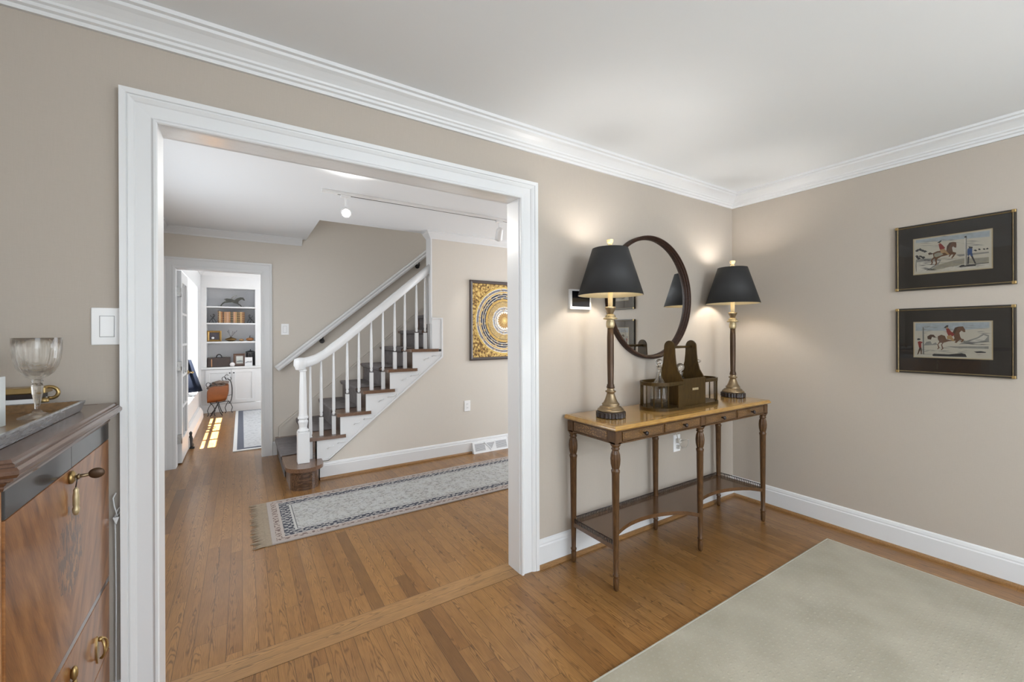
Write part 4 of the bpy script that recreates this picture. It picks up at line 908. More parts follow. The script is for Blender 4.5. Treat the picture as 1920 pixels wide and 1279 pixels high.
# ------------------------------------------------------------------ dining-room rug
def rug_mat():
    m, nt, b = newmat('woven_beige_rug'); g = NG(nt); vec, x, y, z = g.xyz()
    row = g.m('SINE', g.m('MULTIPLY', y, 2 * PI / .021)); col = g.m('SINE', g.m('ADD', g.m('MULTIPLY', x, 2 * PI / .034), g.m('MULTIPLY', g.m('FLOOR', g.m('DIVIDE', y, .021)), PI)))
    dot = g.m('MULTIPLY', g.m('MAXIMUM', row, 0), g.m('MAXIMUM', col, 0))
    n = g.noise(vec, 3.2, 4); n3 = g.noise(vec, 260, 2); nb = g.noise(g.comb(x, g.m('MULTIPLY', y, 3)), 7, 4)
    c = g.mix(g.ramp(n, [(.35, (0, 0, 0, 1)), (.68, (1, 1, 1, 1))]), (.305, .275, .210, 1), (.415, .380, .305, 1))
    c = g.mix(g.m('MULTIPLY', dot, .16), c, (.52, .49, .40, 1)); c = g.mix(g.m('MULTIPLY', n3, .35), c, (.24, .225, .17, 1)); c = g.mix(g.m('MULTIPLY', nb, .22), c, (.27, .255, .20, 1))
    nt.links.new(c, b.inputs['Base Color']); b.inputs['Roughness'].default_value = .95; b.inputs['Specular IOR Level'].default_value = .1; b.inputs['Sheen Weight'].default_value = .2
    g.bump(g.m('ADD', g.m('MULTIPLY', dot, .8), n3), .5, .003, b); return m
rug = MB().box(.2, 3.065, -2.6, 1.145, 0, .013).build('area_rug', rug_mat(), origin=(3.065, 1.145, 0), bevel=.005); tag(rug, 'plain greige woven area rug on the dining room floor', 'rug')
m = MB(); ed = [(.2, 1.149), (3.069, 1.149), (3.069, -2.6)]
m.sweep([(-.007, .0005), (0, .002), (.002, .007), (0, .013), (-.006, .0145), (-.007, .0005)], [(x, y, 0) for x, y in ed], mpath(ed, 1)); m.build('bound_edge', plain('pale_rug_binding', (.46, .44, .38, 1), .9), rug)

# ================================================================== chest at the left
FX = -.36; CY0, CY1 = 1.130, 1.843
ch = thing('secretary_chest', 'tall walnut fall-front chest with dark frieze and brass fittings', 'chest', (-.6, 1.48, 0))
m = MB(); m.box(-.815, FX - .004, CY0, CY1, .06, 1.03); m.build('carcass', M['secret'], ch, bevel=.002)
MB().box(-.81, FX - .02, CY0 + .02, CY1 - .02, 0, .06).build('plinth', M['ebony'], ch)
# moulded top
pts = [(-.815, CY1), (FX - .004, CY1), (FX - .004, CY0), (-.815, CY0)]
m = MB(); m.box(-.815, FX, CY0 - .0, CY1, 1.025, 1.0795)
m.sweep([(0, 1.020), (.005, 1.0205), (.007, 1.026), (.006, 1.029), (.012, 1.036), (.021, 1.041), (.024, 1.042), (.024, 1.047), (.030, 1.049), (.0345, 1.055), (.0345, 1.062), (.030, 1.067), (.0265, 1.0675), (.0265, 1.072), (.022, 1.074), (.020, 1.080), (-.02, 1.080), (-.02, 1.02)], [(x, y, 0) for x, y in pts], [(0, .28, 0), (1, .28, 0), (1, -1.1, 0), (0, -1.1, 0)])
m.build('moulded_top', wood('chest_top_wood', (.115, .055, .03, 1), (.06, .027, .015, 1), 'y', 1.2, rough=.25, coat=.4), ch)
for (a, b) in ((CY0 + .004, 1.4875), (1.4885, CY1 - .004)):
    MB().box(FX - .006, FX, a, b, .9665, 1.020).build('frieze_drawer', plain('dark_glossy_frieze', (.028, .027, .027, 1), .18, coat=.25), ch, bevel=.001)
# fall front with book-matched veneer
m_, nt, b = newmat('book_matched_veneer'); g = NG(nt); vec, x, y, z = g.xyz()
yc = g.m('ABSOLUTE', g.m('SUBTRACT', y, 0.0)); zc = g.m('SUBTRACT', z, .76)
n = g.noise(g.comb(g.m('MULTIPLY', g.m('SUBTRACT', yc, g.m('MULTIPLY', zc, .55)), 26), g.m('MULTIPLY', g.m('ADD', zc, g.m('MULTIPLY', yc, .55)), 5), 0), 1, 4)
n2 = g.noise(g.comb(g.m('MULTIPLY', g.m('SUBTRACT', yc, g.m('MULTIPLY', zc, .55)), 300), g.m('MULTIPLY', zc, 30), 0), 1, 2)
fig = g.m('ADD', g.m('MULTIPLY', n, .75), g.m('MULTIPLY', n2, .3))
c = g.ramp(fig, [(.30, (.07, .024, .008, 1)), (.50, (.21, .082, .024, 1)), (.70, (.34, .155, .052, 1))])
# dark figure in the centre of the panel
rr2 = g.m('ADD', g.m('MULTIPLY', g.m('MULTIPLY', g.m('SUBTRACT', yc, .005), g.m('SUBTRACT', yc, .005)), 100), g.m('MULTIPLY', g.m('MULTIPLY', zc, zc), 60))
nz = g.noise(vec, 38, 5)
bl = g.m('MULTIPLY', g.m('LESS_THAN', rr2, g.m('MULTIPLY', nz, 1.3)), g.m('GREATER_THAN', g.noise(g.comb(g.m('MULTIPLY', y, 90), g.m('MULTIPLY', z, 30), 0), 1, 4), .5))
c = g.mix(g.m('MULTIPLY', bl, .75), c, (.045, .03, .022, 1))
nt.links.new(c, b.inputs['Base Color']); b.inputs['Roughness'].default_value = .30; b.inputs['Coat Weight'].default_value = .35; b.inputs['Coat Roughness'].default_value = .12; b.inputs['Specular IOR Level'].default_value = .35
M['veneer'] = m_
ff = MB().box(FX - .006, FX, CY0 + .004, CY1 - .004, .528, .9645).build('fall_front', M['veneer'], ch, bevel=.0015)
MB().box(FX - .006, FX - .001, CY0 + .004, CY1 - .004, .511, .5265).build('dividing_rail', plain('grey_brown_rail', (.12, .085, .075, 1), .15, coat=.6), ch)
for (a, b) in ((.300, .5095), (.085, .296)):
    dr = MB().box(FX - .006, FX, CY0 + .004, CY1 - .004, a, b).build('drawer', M['veneer'], ch, bevel=.0015)
    zc_ = (a + b) / 2 - .03
    for yy in (1.26, 1.70):
        m = MB(); m.prism([(yy + .011 * math.cos(t), zc_ + .036 * math.sin(t) * (1 + .12 * math.cos(4 * t))) for t in [2 * PI * i / 24 for i in range(24)]], FX, FX + .003, 'x')
        m.sphere((FX + .008, yy, zc_ + .030), .007); m.tube([(FX + .008 + .012 * abs(math.sin(t)), yy + .0145 * math.sin(t), zc_ + .002 + .028 * math.cos(t)) for t in [2 * PI * i / 20 for i in range(20)]], .003, 8, closed=True)
        m.build('ring_pull', M['brass'], dr)
    m = MB(); m.sphere((FX + .006, 1.479, (a + b) / 2 + .05), .012, sc=(.6, .8, 1.5)); m.sphere((FX + .006, 1.479, (a + b) / 2 + .025), .009, sc=(.6, 1, 1)); m.build('escutcheon', M['brass'], dr)
# escutcheon, key and tassel on the fall front
m = MB(); m.lathe([(.016, 0), (.016, .005), (.012, .008), (.009, .010)], (0, 0, 0), 20); m.v = [(FX + v[2], 1.478 + v[0], .945 + v[1]) for v in m.v]; m.build('key_escutcheon', M['brass'], ff)
k = thing('key', 'old brass key with a round bow left in the chest lock', 'key', (FX + .01, 1.478, .945))
m = MB(); m.tube([(FX - .0 + .011, 1.478, .945), (FX + .034, 1.478, .947)], .0042, 10); m.tube([(FX + .014, 1.478, .945), (FX + .018, 1.478, .945)], .007, 12); m.build('shaft', M['bronze'], k)
m = MB(); m.sphere((FX + .048, 1.478, .948), .0145, 18, 10, sc=(1.1, .38, .92)); m.build('bow', M['bronze_dk'], k)
ts = thing('key_tassel', 'small gilded tassel hanging from the key in the chest', 'tassel', (FX + .01, 1.477, .86))
m = MB(); m.tube([(FX + .013, 1.478, .943), (FX + .010, 1.477, .918)], .0014, 6); m.build('cord', M['ebony'], ts)
MB().lathe([(.002, .062), (.0055, .056), (.005, .050), (.0065, .040), (.0065, .020), (.0055, .014), (.0075, .008), (.007, .001), (.004, -.006), (0, -.008)], (FX + .0105, 1.477, .857), 12).build('tassel_body', M['goldleaf'], ts)
# tray on the chest
ZC1 = 1.0805
tr = thing('serving_tray', 'long grey-silver edged tray with tortoise-brown bed on the chest', 'tray', (-.56, 1.35, ZC1))
tx1, ty1 = -.392, 1.700; tx0, ty0 = -.76, .95
pts = [(tx0, ty1), (tx1, ty1), (tx1, ty0), (tx0, ty0)]
m = MB(); q = pts + [pts[0]]
nn = [(-1, 1, 0), (1, 1, 0), (1, -1, 0), (-1, -1, 0)]
prof = [(-.010, ZC1), (.0, ZC1), (.008, ZC1 + .026), (.008, ZC1 + .030), (.003, ZC1 + .030), (.001, ZC1 + .027), (-.004, ZC1 + .008), (-.010, ZC1 + .005)]
k_ = len(prof); vs = [(p[0] + n_[0] * o_, p[1] + n_[1] * o_, h_) for p, n_ in zip(pts, nn) for (o_, h_) in prof]
m.add(vs, [(c_ * k_ + j, c_ * k_ + (j + 1) % k_, ((c_ + 1) % 4) * k_ + (j + 1) % k_, ((c_ + 1) % 4) * k_ + j) for c_ in range(4) for j in range(k_)])
m.build('tray_rim', wood('silvered_rim', (.26, .26, .265, 1), (.13, .13, .135, 1), 'y', 2, rough=.25, coat=.5, contrast=.8), tr)
m = MB(); m.box(tx0, tx1, ty0, ty1, ZC1, ZC1 + .006)
pi_ = [(-.008, ZC1 + .004), (-.008, ZC1 + .009), (-.0002, ZC1 + .0265), (.0008, ZC1 + .0285), (.0014, ZC1 + .027), (-.003, ZC1 + .006)]; k_ = len(pi_)
vs = [(p[0] + n_[0] * o_, p[1] + n_[1] * o_, h_) for p, n_ in zip(pts, nn) for (o_, h_) in pi_]
m.add(vs, [(c_ * k_ + j, c_ * k_ + (j + 1) % k_, ((c_ + 1) % 4) * k_ + (j + 1) % k_, ((c_ + 1) % 4) * k_ + j) for c_ in range(4) for j in range(k_)])
m.build('tray_bed', plain('tortoise_brown', (.16, .085, .03, 1), .3, var=.6, vscale=110, coat=.5), tr)
# goblet
ZG = ZC1 + .0065
gx, gy = -.446, 1.585
gb = thing('crystal_goblet', 'faceted crystal goblet standing on the tray', 'goblet', (gx, gy, ZG))
m = MB(); sg = 32
oprof = [(.009, .083), (.020, .088), (.030, .096), (.0385, .110), (.0432, .128), (.0455, .150), (.0458, .172)]
iprof = [(.0435, .172), (.0430, .150), (.0400, .128), (.0345, .112), (.025, .101), (.012, .096), (0, .095)]
vs = []
for (r, z) in oprof:
    for kk in range(sg): a = 2 * PI * kk / sg; rr = r * (1 - .07 * (kk % 4 == 0) * (.085 < z < .160)); vs.append((gx + rr * math.cos(a), gy + rr * math.sin(a), ZG + z * 1.2))
m.add(vs, [(i * sg + kk, i * sg + (kk + 1) % sg, (i + 1) * sg + (kk + 1) % sg, (i + 1) * sg + kk) for i in range(len(oprof) - 1) for kk in range(sg)])
b0 = [(.0458, .172)] + iprof
m.lathe([(r_, z_ * 1.2) for r_, z_ in b0], (gx, gy, ZG), sg); m.lathe([(0, .0996), (.009, .0996)], (gx, gy, ZG), sg, cap=False)
m.build('bowl', M['crystal'], gb)
m = MB(); m.lathe([(r_, z_ * 1.2) for r_, z_ in [(.0, .0825), (.009, .082), (.012, .078), (.009, .074), (.0115, .068), (.010, .050), (.0055, .026), (.005, .018), (.012, .010), (.030, .004), (.037, .0015), (.037, 0), (0, 0)]], (gx, gy, ZG), 10, sm=False, cap=False)
m.build('stem_foot', M['crystal'], gb)
# cut-glass block at the frame edge
m = MB(); gxx, gyy = -.494, 1.478
pts = [(gxx + .026 * math.cos(2 * PI * i / 8 + .2), gyy + .026 * math.sin(2 * PI * i / 8 + .2)) for i in range(8)]
m.prism(pts, ZG, ZG + .116, 'z'); o = m.build('glass_votive', plain('frosted_white_glass', (.72, .76, .76, 1), .15, trans=.35, spec=.6, coat=.6), bevel=.002); tag(o, 'frosted white cut-glass votive on the tray at the left edge', 'votive')
# brass inkstand behind the tray
ik = thing('brass_letter_rest', 'brass scroll-ended letter rest on white base behind the tray', 'ornament', (-.58, 1.80, ZC1))
m = MB(); m.box(-.70, -.497, 1.790, 1.842, ZC1, ZC1 + .034); m.build('white_base', M['white'], ik, bevel=.002)
MB().box(-.70, -.497, 1.788, 1.844, ZC1 + .034, ZC1 + .048).build('black_band', M['ebony'], ik)
MB().box(-.70, -.486, 1.784, 1.846, ZC1 + .048, ZC1 + .066).build('brass_bar', M['brass'], ik, bevel=.003)
m = MB(); m.tube([(-.480 + .022 * math.cos(t) * (1 - i * .03), 1.80, ZC1 + .046 + .022 * math.sin(t) * (1 - i * .03)) for i, t in enumerate([math.radians(150 - 20 * q) for q in range(14)])], .005, 8); m.sphere((-.490, 1.79, ZC1 + .026), .011); m.build('scroll_end', M['brass'], ik)

# ================================================================== far room
bc = thing('built_in_bookcase', 'white built-in bookcase with open shelves and panelled cupboard doors', 'bookcase', (0, YB, 0))
BX0, BX1 = -.485, .202; ZS = [.752, 1.180, 1.494, 1.772]; ZTOP = 2.078
m = MB(); m.box(-.56, BX0, YB, YB + .02, .752, ZTOP); m.box(BX1, BX1 + .085, YB, YB + .02, .752, ZTOP); m.box(-.56, 2.9, YB - .004, YB + .02, ZTOP, ZH); m.box(.95, 2.9, YB, YB + .02, .752, ZTOP)
m.build('face_frame', M['trim'], bc, bevel=.002)
m = MB(); m.box(-.558, BX0, YB + .02, YB + .31, .75, 2.1); m.box(BX1, BX1 + .02, YB + .02, YB + .31, .75, 2.1); m.box(BX0, 1.0, YB + .30, YB + .315, .75, 2.1); m.box(BX0, 1.0, YB + .02, YB + .30, ZTOP, ZTOP + .02)
m.build('back_panel', plain('bookcase_grey_interior', (.60, .61, .63, 1), .6), bc)
for z in ZS[1:]: MB().box(BX0, BX1, YB + .006, YB + .30, z - .024, z).build('shelf', M['trim'], bc, bevel=.002)
MB().box(-.56, 2.9, YB - .035, YB + .30, ZS[0] - .034, ZS[0]).build('counter', M['trim'], bc, bevel=.004)
m = MB(); m.box(-.56, 2.9, YB - .01, YB + .30, .13, ZS[0] - .034); m.build('base_cabinet', M['trim'], bc)
MB().box(-.56, 2.9, YB - .022, YB + .28, 0, .13).build('toe_board', M['trim'], bc, bevel=.003)
for (a, b) in ((-.500, -.146), (-.140, .205)):
    z0, z1 = .142, ZS[0] - .042; y1 = YB - .010; m = MB()
    frame_mesh_pts = [(0, .0), (0, .018), (.055, .018), (.058, .008), (.058, 0)]
    fm = frame_mesh(a, b, z0, z1, frame_mesh_pts, lambda u, v, p: (u, y1 - p, v)); m.add(fm.v, fm.f); m.box(a + .057, b - .057, y1 - .008, y1, z0 + .057, z1 - .057)
    dd = m.build('cupboard_door', M['trim'], bc, bevel=.0015)
    kx = b - .022 if a < -.3 else a + .030
    MB().sphere((kx, y1 - .026, z1 - .06), .011).build('knob', M['iron'], dd)
# shelf items
YS = 8.72
def sil(name, label, cat, pts, x0, z0, sx, sz, y, th_, mat):
    m = MB().prism([(x0 + u * sx, z0 + v * sz) for u, v in pts], y - th_ / 2, y + th_ / 2, 'y'); return m
hs = thing('horse_figurine', 'dark metal galloping horse and jockey figure on the top shelf', 'figurine', (-.14, YS, ZS[3]))
def HZ(x, y): return ((x - 330) / 440 * .395 - .335, ZS[3] + (533 - y) / 195 * .205)
m = MB(); m.prism([HZ(*p) for p in ((330, 533), (330, 522), (750, 522), (750, 533))], YS - .03, YS + .03, 'y'); m.build('plinth', M['iron'], hs)
body = [(420, 410), (470, 395), (540, 400), (590, 420), (640, 385), (690, 370), (735, 372), (765, 415), (750, 422), (715, 402), (690, 412), (660, 440), (655, 470), (700, 500), (715, 525), (700, 528), (680, 505), (630, 478), (560, 458), (500, 462), (440, 470), (405, 490), (385, 525), (365, 525), (380, 495), (410, 462), (440, 445), (450, 420)]
MB().prism([HZ(*p) for p in body], YS - .010, YS + .010, 'y').build('horse', plain('verdigris_bronze', (.07, .07, .06, 1), .5, .4), hs, bevel=.004)
m = MB(); m.tube([(HZ(545, 395)[0], YS, HZ(545, 395)[1]), (HZ(560, 365)[0], YS, HZ(560, 365)[1]), (HZ(600, 350)[0], YS, HZ(600, 350)[1]), (HZ(640, 350)[0], YS, HZ(640, 350)[1])], [.010, .009, .008, .004], 8); m.sphere((HZ(628, 347)[0], YS, HZ(628, 343)[1]), .011); m.tube([(HZ(600, 352)[0], YS, HZ(600, 352)[1]), (HZ(585, 385)[0], YS, HZ(585, 385)[1]), (HZ(560, 400)[0], YS, HZ(560, 400)[1]), (HZ(575, 425)[0], YS, HZ(575, 425)[1])], .006, 8); m.build('jockey', M['steel'], hs)
# books
bw = [(330, 352, 18), (352, 376, 8), (376, 404, 0), (404, 430, 2), (430, 468, 0), (468, 504, 0), (504, 530, 4), (530, 552, 0), (552, 576, 0), (576, 604, 3), (604, 632, 0), (632, 656, 2), (656, 684, 0), (684, 714, 1), (714, 738, 0), (738, 760, 0)]
bcol = [((.10, .05, .03), 'dark brown'), ((.50, .36, .20), 'pale tan'), ((.30, .13, .05), 'chestnut'), ((.09, .04, .025), 'deep brown'), ((.36, .19, .10), 'warm brown'), ((.42, .25, .17), 'rosy tan'), ((.32, .16, .07), 'mid brown'), ((.06, .05, .04), 'near-black'), ((.10, .08, .05), 'smoky'), ((.45, .25, .16), 'pinkish'), ((.38, .22, .10), 'golden brown'), ((.10, .07, .03), 'olive-black'), ((.13, .07, .03), 'umber'), ((.46, .30, .14), 'honey'), ((.22, .10, .04), 'russet'), ((.13, .06, .03), 'dark russet')]
order = ['first', 'second', 'third', 'fourth', 'fifth', 'sixth', 'seventh', 'eighth', 'ninth', 'tenth', 'eleventh', 'twelfth', 'thirteenth', 'fourteenth', 'fifteenth', 'last']
gm = plain('gilt_bands', (.45, .30, .12, 1), .4, .4)
for i, ((a, b, dz), (c, nm)) in enumerate(zip(bw, bcol)):
    xa = -.335 + (a - 330) / 430 * .385; xb = -.335 + (b - 330) / 430 * .385; hh = .190 + dz * .0009
    t = thing('book', '%s leather-bound book, %s from the left in the shelf row' % (nm, order[i]), 'book', ((xa + xb) / 2, 8.70, ZS[2]), 'old leather books on the second shelf')
    m = MB().box(xa + .0008, xb - .0008, 8.63, 8.78, ZS[2], ZS[2] + hh)
    for f in (.12, .3, .5, .7, .88): m.box(xa + .002, xb - .002, 8.6275, 8.632, ZS[2] + hh * f - .0022, ZS[2] + hh * f + .0022, 1)
    m.build('cover', [plain('book_' + nm.replace(' ', '_'), (*c, 1), .5, var=.4, vscale=60), gm], t, bevel=.0006)
for nm, cx, s in (('left', -.405, 1), ('right', .135, -1)):
    m = MB(); y = 8.68
    m.box(cx - .055, cx + .055, y - .03, y + .03, ZS[2], ZS[2] + .006)
    m.tube([(cx - s * .05, y, ZS[2] + .006)] + [(cx - s * .05 + s * .10 * t, y, ZS[2] + .07 * math.sin(PI * t) + .01) for t in (.1, .25, .4, .55, .7, .85, 1)], .0035, 6)
    m.tube([(cx + s * (.0 + .028 * math.cos(a)), y, ZS[2] + .125 + .028 * math.sin(a)) for a in [math.radians(-200 + 28 * q) for q in range(11)]] + [(cx + s * .012, y, ZS[2] + .07)], .004, 6)
    m.tube([(cx, y, ZS[2] + .10), (cx - s * .01, y, ZS[2] + .05), (cx + s * .01, y, ZS[2] + .006)], .004, 6)
    o = m.build('bookend', M['iron']); tag(o, 'black scrolled iron bookend at the %s end of the book row' % nm, 'bookend', 'scrolled iron bookends')
# third shelf
pf = thing('framed_painting', 'small dark painting in a wide gold frame on the middle shelf', 'picture', (-.385, 8.68, ZS[1]))
frame_mesh(-.484, -.285, ZS[1], ZS[1] + .183, [(0, 0), (0, .022), (.012, .028), (.030, .016), (.034, .0)], lambda u, v, p: (u, 8.70 - p, v)).build('frame', plain('aged_gold_frame', (.28, .17, .05, 1), .4, .5, var=.3), pf)
m = MB().box(-.452, -.317, 8.694, 8.700, ZS[1] + .032, ZS[1] + .151); m.build('canvas', plain('dark_canvas', (.05, .04, .05, 1), .5, var=.7, vscale=30), pf)
m = MB(); m.sphere((-.405, 8.694, ZS[1] + .062), .017, sc=(1.2, .05, 1)); m.build('pale_figure', M['white'], pf)
bo = thing('twig_vase', 'pointed bronze vase holding dark twigs on the middle shelf', 'vase', (-.15, 8.70, ZS[1]))
MB().lathe([(.030, 0), (.055, .012), (.080, .028), (.087, .036), (.078, .046), (.045, .060), (.016, .070), (.012, .075)], (-.152, 8.70, ZS[1]), 28).build('vessel', plain('bronze_glaze', (.22, .135, .05, 1), .3, .7, var=.5, vscale=20), bo)
m = MB()
for (dx, dz, r) in ((-.050, .115, .010), (-.035, .135, .008), (.055, .100, .006), (.090, .125, .005), (.03, .11, .005)):
    m.tube([(-.152, 8.70, ZS[1] + .07), (-.152 + dx * .5, 8.70, ZS[1] + .07 + dz * .45), (-.152 + dx, 8.70, ZS[1] + .07 + dz * .95)], [.002, .002, r * .7], 6)
m.build('twigs', plain('grey_twigs', (.12, .11, .12, 1), .7), bo)
m = MB(); m.sphere((.0, 8.70, ZS[1] + .022), .034, 16, 10, sc=(1.1, 1, .70)); tag(m.build('wooden_gourd', plain('tan_gourd', (.30, .17, .07, 1), .4, var=.4, vscale=30)), 'small tan rounded gourd between vase and pumpkin', 'gourd')
pk = thing('wooden_pumpkin', 'orange-brown wooden pumpkin with dark stem on the middle shelf', 'pumpkin', (.125, 8.70, ZS[1]))
m = MB(); vs = []; sg = 40
for i in range(11):
    ph = PI * i / 10
    for k2 in range(sg):
        a = 2 * PI * k2 / sg; r = .064 * math.sin(ph) * (1 - .10 * abs(math.cos(a * 4))); vs.append((.125 + r * math.cos(a), 8.70 + r * math.sin(a), ZS[1] + .033 - .033 * math.cos(ph) - .008 * math.exp(-(r / .02) ** 2) * (1 if i > 5 else 0)))
m.add(vs, [(i * sg + k2, i * sg + (k2 + 1) % sg, (i + 1) * sg + (k2 + 1) % sg, (i + 1) * sg + k2) for i in range(10) for k2 in range(sg)], 0, True); m.build('body', plain('pumpkin_wood', (.36, .15, .05, 1), .4, var=.35, vscale=25), pk)
MB().tube([(.125, 8.70, ZS[1] + .058), (.124, 8.70, ZS[1] + .078), (.130, 8.70, ZS[1] + .098)], [.008, .006, .007], 8).build('stem', M['iron'], pk)
# counter items
ZK = ZS[0]
cs = thing('leather_case', 'dark leather case with arched top handle on the bookcase counter', 'case', (-.32, 8.68, ZK))
MB().box(-.480, -.160, 8.60, 8.76, ZK, ZK + .160).build('case_body', M['case'], cs, bevel=.006)
m = MB(); m.tube([(-.318 + .038 * math.cos(t), 8.66, ZK + .158 + .052 * math.sin(t)) for t in [PI * q / 10 for q in range(11)]], .0085, 8); m.build('handle', M['iron'], cs)
m = MB()
for c_ in (-.41, -.225): m.tube([(c_ - .035, 8.66, ZK + .158), (c_ - .030, 8.66, ZK + .178), (c_ + .03, 8.66, ZK + .182), (c_ + .035, 8.66, ZK + .158)], .006, 6)
m.build('hoops', M['steel'], cs)
m = MB(); m.box(-.425, -.412, 8.596, 8.60, ZK + .004, ZK + .135); m.build('tan_strap', plain('tan_strap', (.45, .22, .10, 1), .5), cs)
m = MB(); m.sphere((-.132, 8.60, ZK + .036), .038, 14, 9); o = m.build('shell_ball', plain('white_coral', (.72, .69, .69, 1), .7, bump=1, bscale=160, var=.15, vscale=80)); tag(o, 'white textured ball on the counter beside the leather case', 'ornament')
pf = thing('standing_photograph', 'photograph in a brown wooden frame leaning on the counter', 'photograph', (-.035, 8.66, ZK))
frame_mesh(-.118, .052, ZK, ZK + .215, [(0, 0), (0, .014), (.008, .018), (.024, .012), (.026, 0)], lambda u, v, p: (u, 8.68 - p, v)).build('frame', plain('reddish_brown_frame', (.09, .04, .022, 1), .35), pf)
MB().box(-.096, .030, 8.674, 8.68, ZK + .02, ZK + .195).build('backing', plain('taupe_mount', (.18, .13, .11, 1), .6), pf)
m = MB(); m.box(-.076, .022, 8.671, 8.674, ZK + .045, ZK + .170, 0); m.prism([(-.070, ZK + .085), (-.02, ZK + .10), (.018, ZK + .090), (.018, ZK + .075), (-.070, ZK + .070)], 8.670, 8.671, 'y', 1); m.build('photo', [plain('photo_pale', (.55, .57, .54, 1), .4, var=.2), plain('photo_grey', (.22, .25, .27, 1), .5)], pf)
pc = thing('photo_card', 'pale unframed photo card standing before the silver ice bucket', 'photo card', (.105, 8.60, ZK))
m = MB(); m.box(.048, .160, 8.600, 8.604, ZK, ZK + .150, 0); m.prism([(.055, ZK + .065), (.09, ZK + .085), (.12, ZK + .080), (.152, ZK + .090), (.152, ZK + .055), (.10, ZK + .062), (.055, ZK + .05)], 8.599, 8.600, 'y', 1); m.build('card', [plain('card_white', (.68, .69, .70, 1), .4), plain('card_grey', (.25, .26, .28, 1), .5)], pc)
ib = thing('ice_bucket', 'dark silver lidded ice bucket at the right of the counter', 'ice bucket', (.135, 8.74, ZK))
MB().lathe([(.066, 0), (.070, .004), (.070, .225), (.073, .228), (.073, .236)], (.132, 8.74, ZK), 32).build('bucket', plain('pewter', (.16, .16, .165, 1), .22, .9, var=.3, vscale=9), ib)
MB().lathe([(.074, .236), (.072, .245), (.03, .258), (.010, .262), (.006, .272), (.009, .280), (0, .288)], (.132, 8.74, ZK), 32).build('lid', M['iron'], ib)
# log sling rack
lr = thing('leather_sling_rack', 'tan leather log sling hung in a scrolled iron stand before the bookcase', 'log rack', (-.31, 8.30, 0))
yA, yB2 = 8.17, 8.42; X0, X1 = -.465, -.145
m = MB()
for y in (yA, yB2):
    sh = .02 if y == yA else 0
    m.tube([(-.40 - .02, y, .004), (-.385, y, .05), (-.345, y, .13), (-.32, y, .19)], .006, 8); m.tube([(-.26 + .0, y, .004), (-.285, y, .05), (-.31, y, .13), (-.32, y, .19)], .006, 8)
for (x, y) in ((X0 + .06, 8.20), (X1 - .035, 8.40)):
    for s in (-1, 1):
        m.tube([(x + s * .050, y, .003), (x + s * .035, y, .03), (x + s * .050, y, .09), (x + s * .03, y, .15), (x, y, .20)], .005, 8)
    cx = x
ring = [(X1 - .04 + .055 * math.sin(t), 8.38, .36 + .20 * math.cos(t)) for t in [PI * q / 14 for q in range(15)]]
m.tube(ring, .006, 8); m.tube([(X0 + .05, 8.2, .20), (X1 - .04, 8.39, .20)], .006, 8); m.tube([(X0 + .05, 8.2, .20), (X0 + .02, 8.2, .36), (X0 + .05, 8.22, .53)], .006, 8)
m.tube([(X0 + .13, 8.16, .21), (X0 + .15, 8.14, .36), (X0 + .13, 8.16, .52)], .005, 8); m.tube([(X1 - .10, 8.30, .29), (X1 + .0, 8.38, .30)], .004, 6)
for (cx, y, cz, r, a0) in ((X0 + .02, 8.2, .50, .032, -40), (X0 + .085, 8.2, .51, .026, 0), (X1 - .10, 8.36, .57, .03, -30), (X1 - .06, 8.36, .60, .032, 40), (X1 - .02, 8.38, .57, .024, 160)):
    m.tube([(cx + r * math.cos(math.radians(a0 + 30 * q)) * (1 - q * .03), y, cz + 1.15 * r * math.sin(math.radians(a0 + 30 * q))) for q in range(10)], .005, 6)
m.build('iron_stand', M['iron'], lr)
# leather sling: U-shaped sheet running front to back
sec = [(X0, .43), (X0 - .005, .36), (X0 - .002, .28), (X0 + .03, .225), (X0 + .10, .205), (X0 + .20, .212), (X1 - .06, .23), (X1 - .035, .26)]
m = MB(); nS = 9; vs = []
sec = [(8.12, .475), (8.115, .38), (8.13, .27), (8.17, .215), (8.26, .20), (8.36, .22), (8.42, .30), (8.43, .40), (8.42, .50)]
xs = [X0 + .005, X0 + .05, X0 + .12, X0 + .20, X1 - .08, X1 - .03]
for i, xx in enumerate(xs):
    for (y, z) in sec:
        f = i / (len(xs) - 1); narrow = (1 if z > .30 else 0)
        vs.append((xx - (.05 * (.3 - z) / .1 if (i == len(xs) - 1 and z < .3) else 0), y, z + .02 * f - (.05 if i == 0 and z > .4 else 0) + .01 * math.sin(i * 2 + y * 30)))
kk = len(sec); m.add(vs, [(i * kk + j, i * kk + j + 1, (i + 1) * kk + j + 1, (i + 1) * kk + j) for i in range(len(xs) - 1) for j in range(kk - 1)], 0, True)
m.build('leather_sling', M['leather'], lr, sub=1, solid=.006)
kd = MB()
rnd = random.Random(5)
for i in range(12):
    cx = rnd.uniform(X0 + .06, X1 - .10); cy = rnd.uniform(8.20, 8.36); r = rnd.uniform(.012, .022); z = rnd.uniform(.44, .52)
    kd.tube([(cx - .07, cy, z), (cx, cy + .02, z + rnd.uniform(-.01, .03)), (cx + .07, cy, z)], r, 7)
o = kd.build('split_kindling', plain('grey_brown_bark', (.18, .13, .10, 1), .85, var=.7, vscale=25)); tag(o, 'pile of split grey-brown kindling filling the leather sling', 'kindling'); o['kind'] = 'stuff'
# table lamp in the window recess
nl = thing('window_table_lamp', 'table lamp with a navy cone shade standing in the far room window recess', 'lamp', (-.625, 7.2, .465))
MB().lathe([(.055, 0), (.055, .012), (.022, .025), (.014, .05), (.012, .12)], (-.625, 7.2, .465), 20).build('base', M['white'], nl)
MB().lathe([(.172, .525), (.150, .60), (.048, .955)], (-.625, 7.2, 0), 36, cap=False).build('lamp_shade', M['navy'], nl, solid=.003)
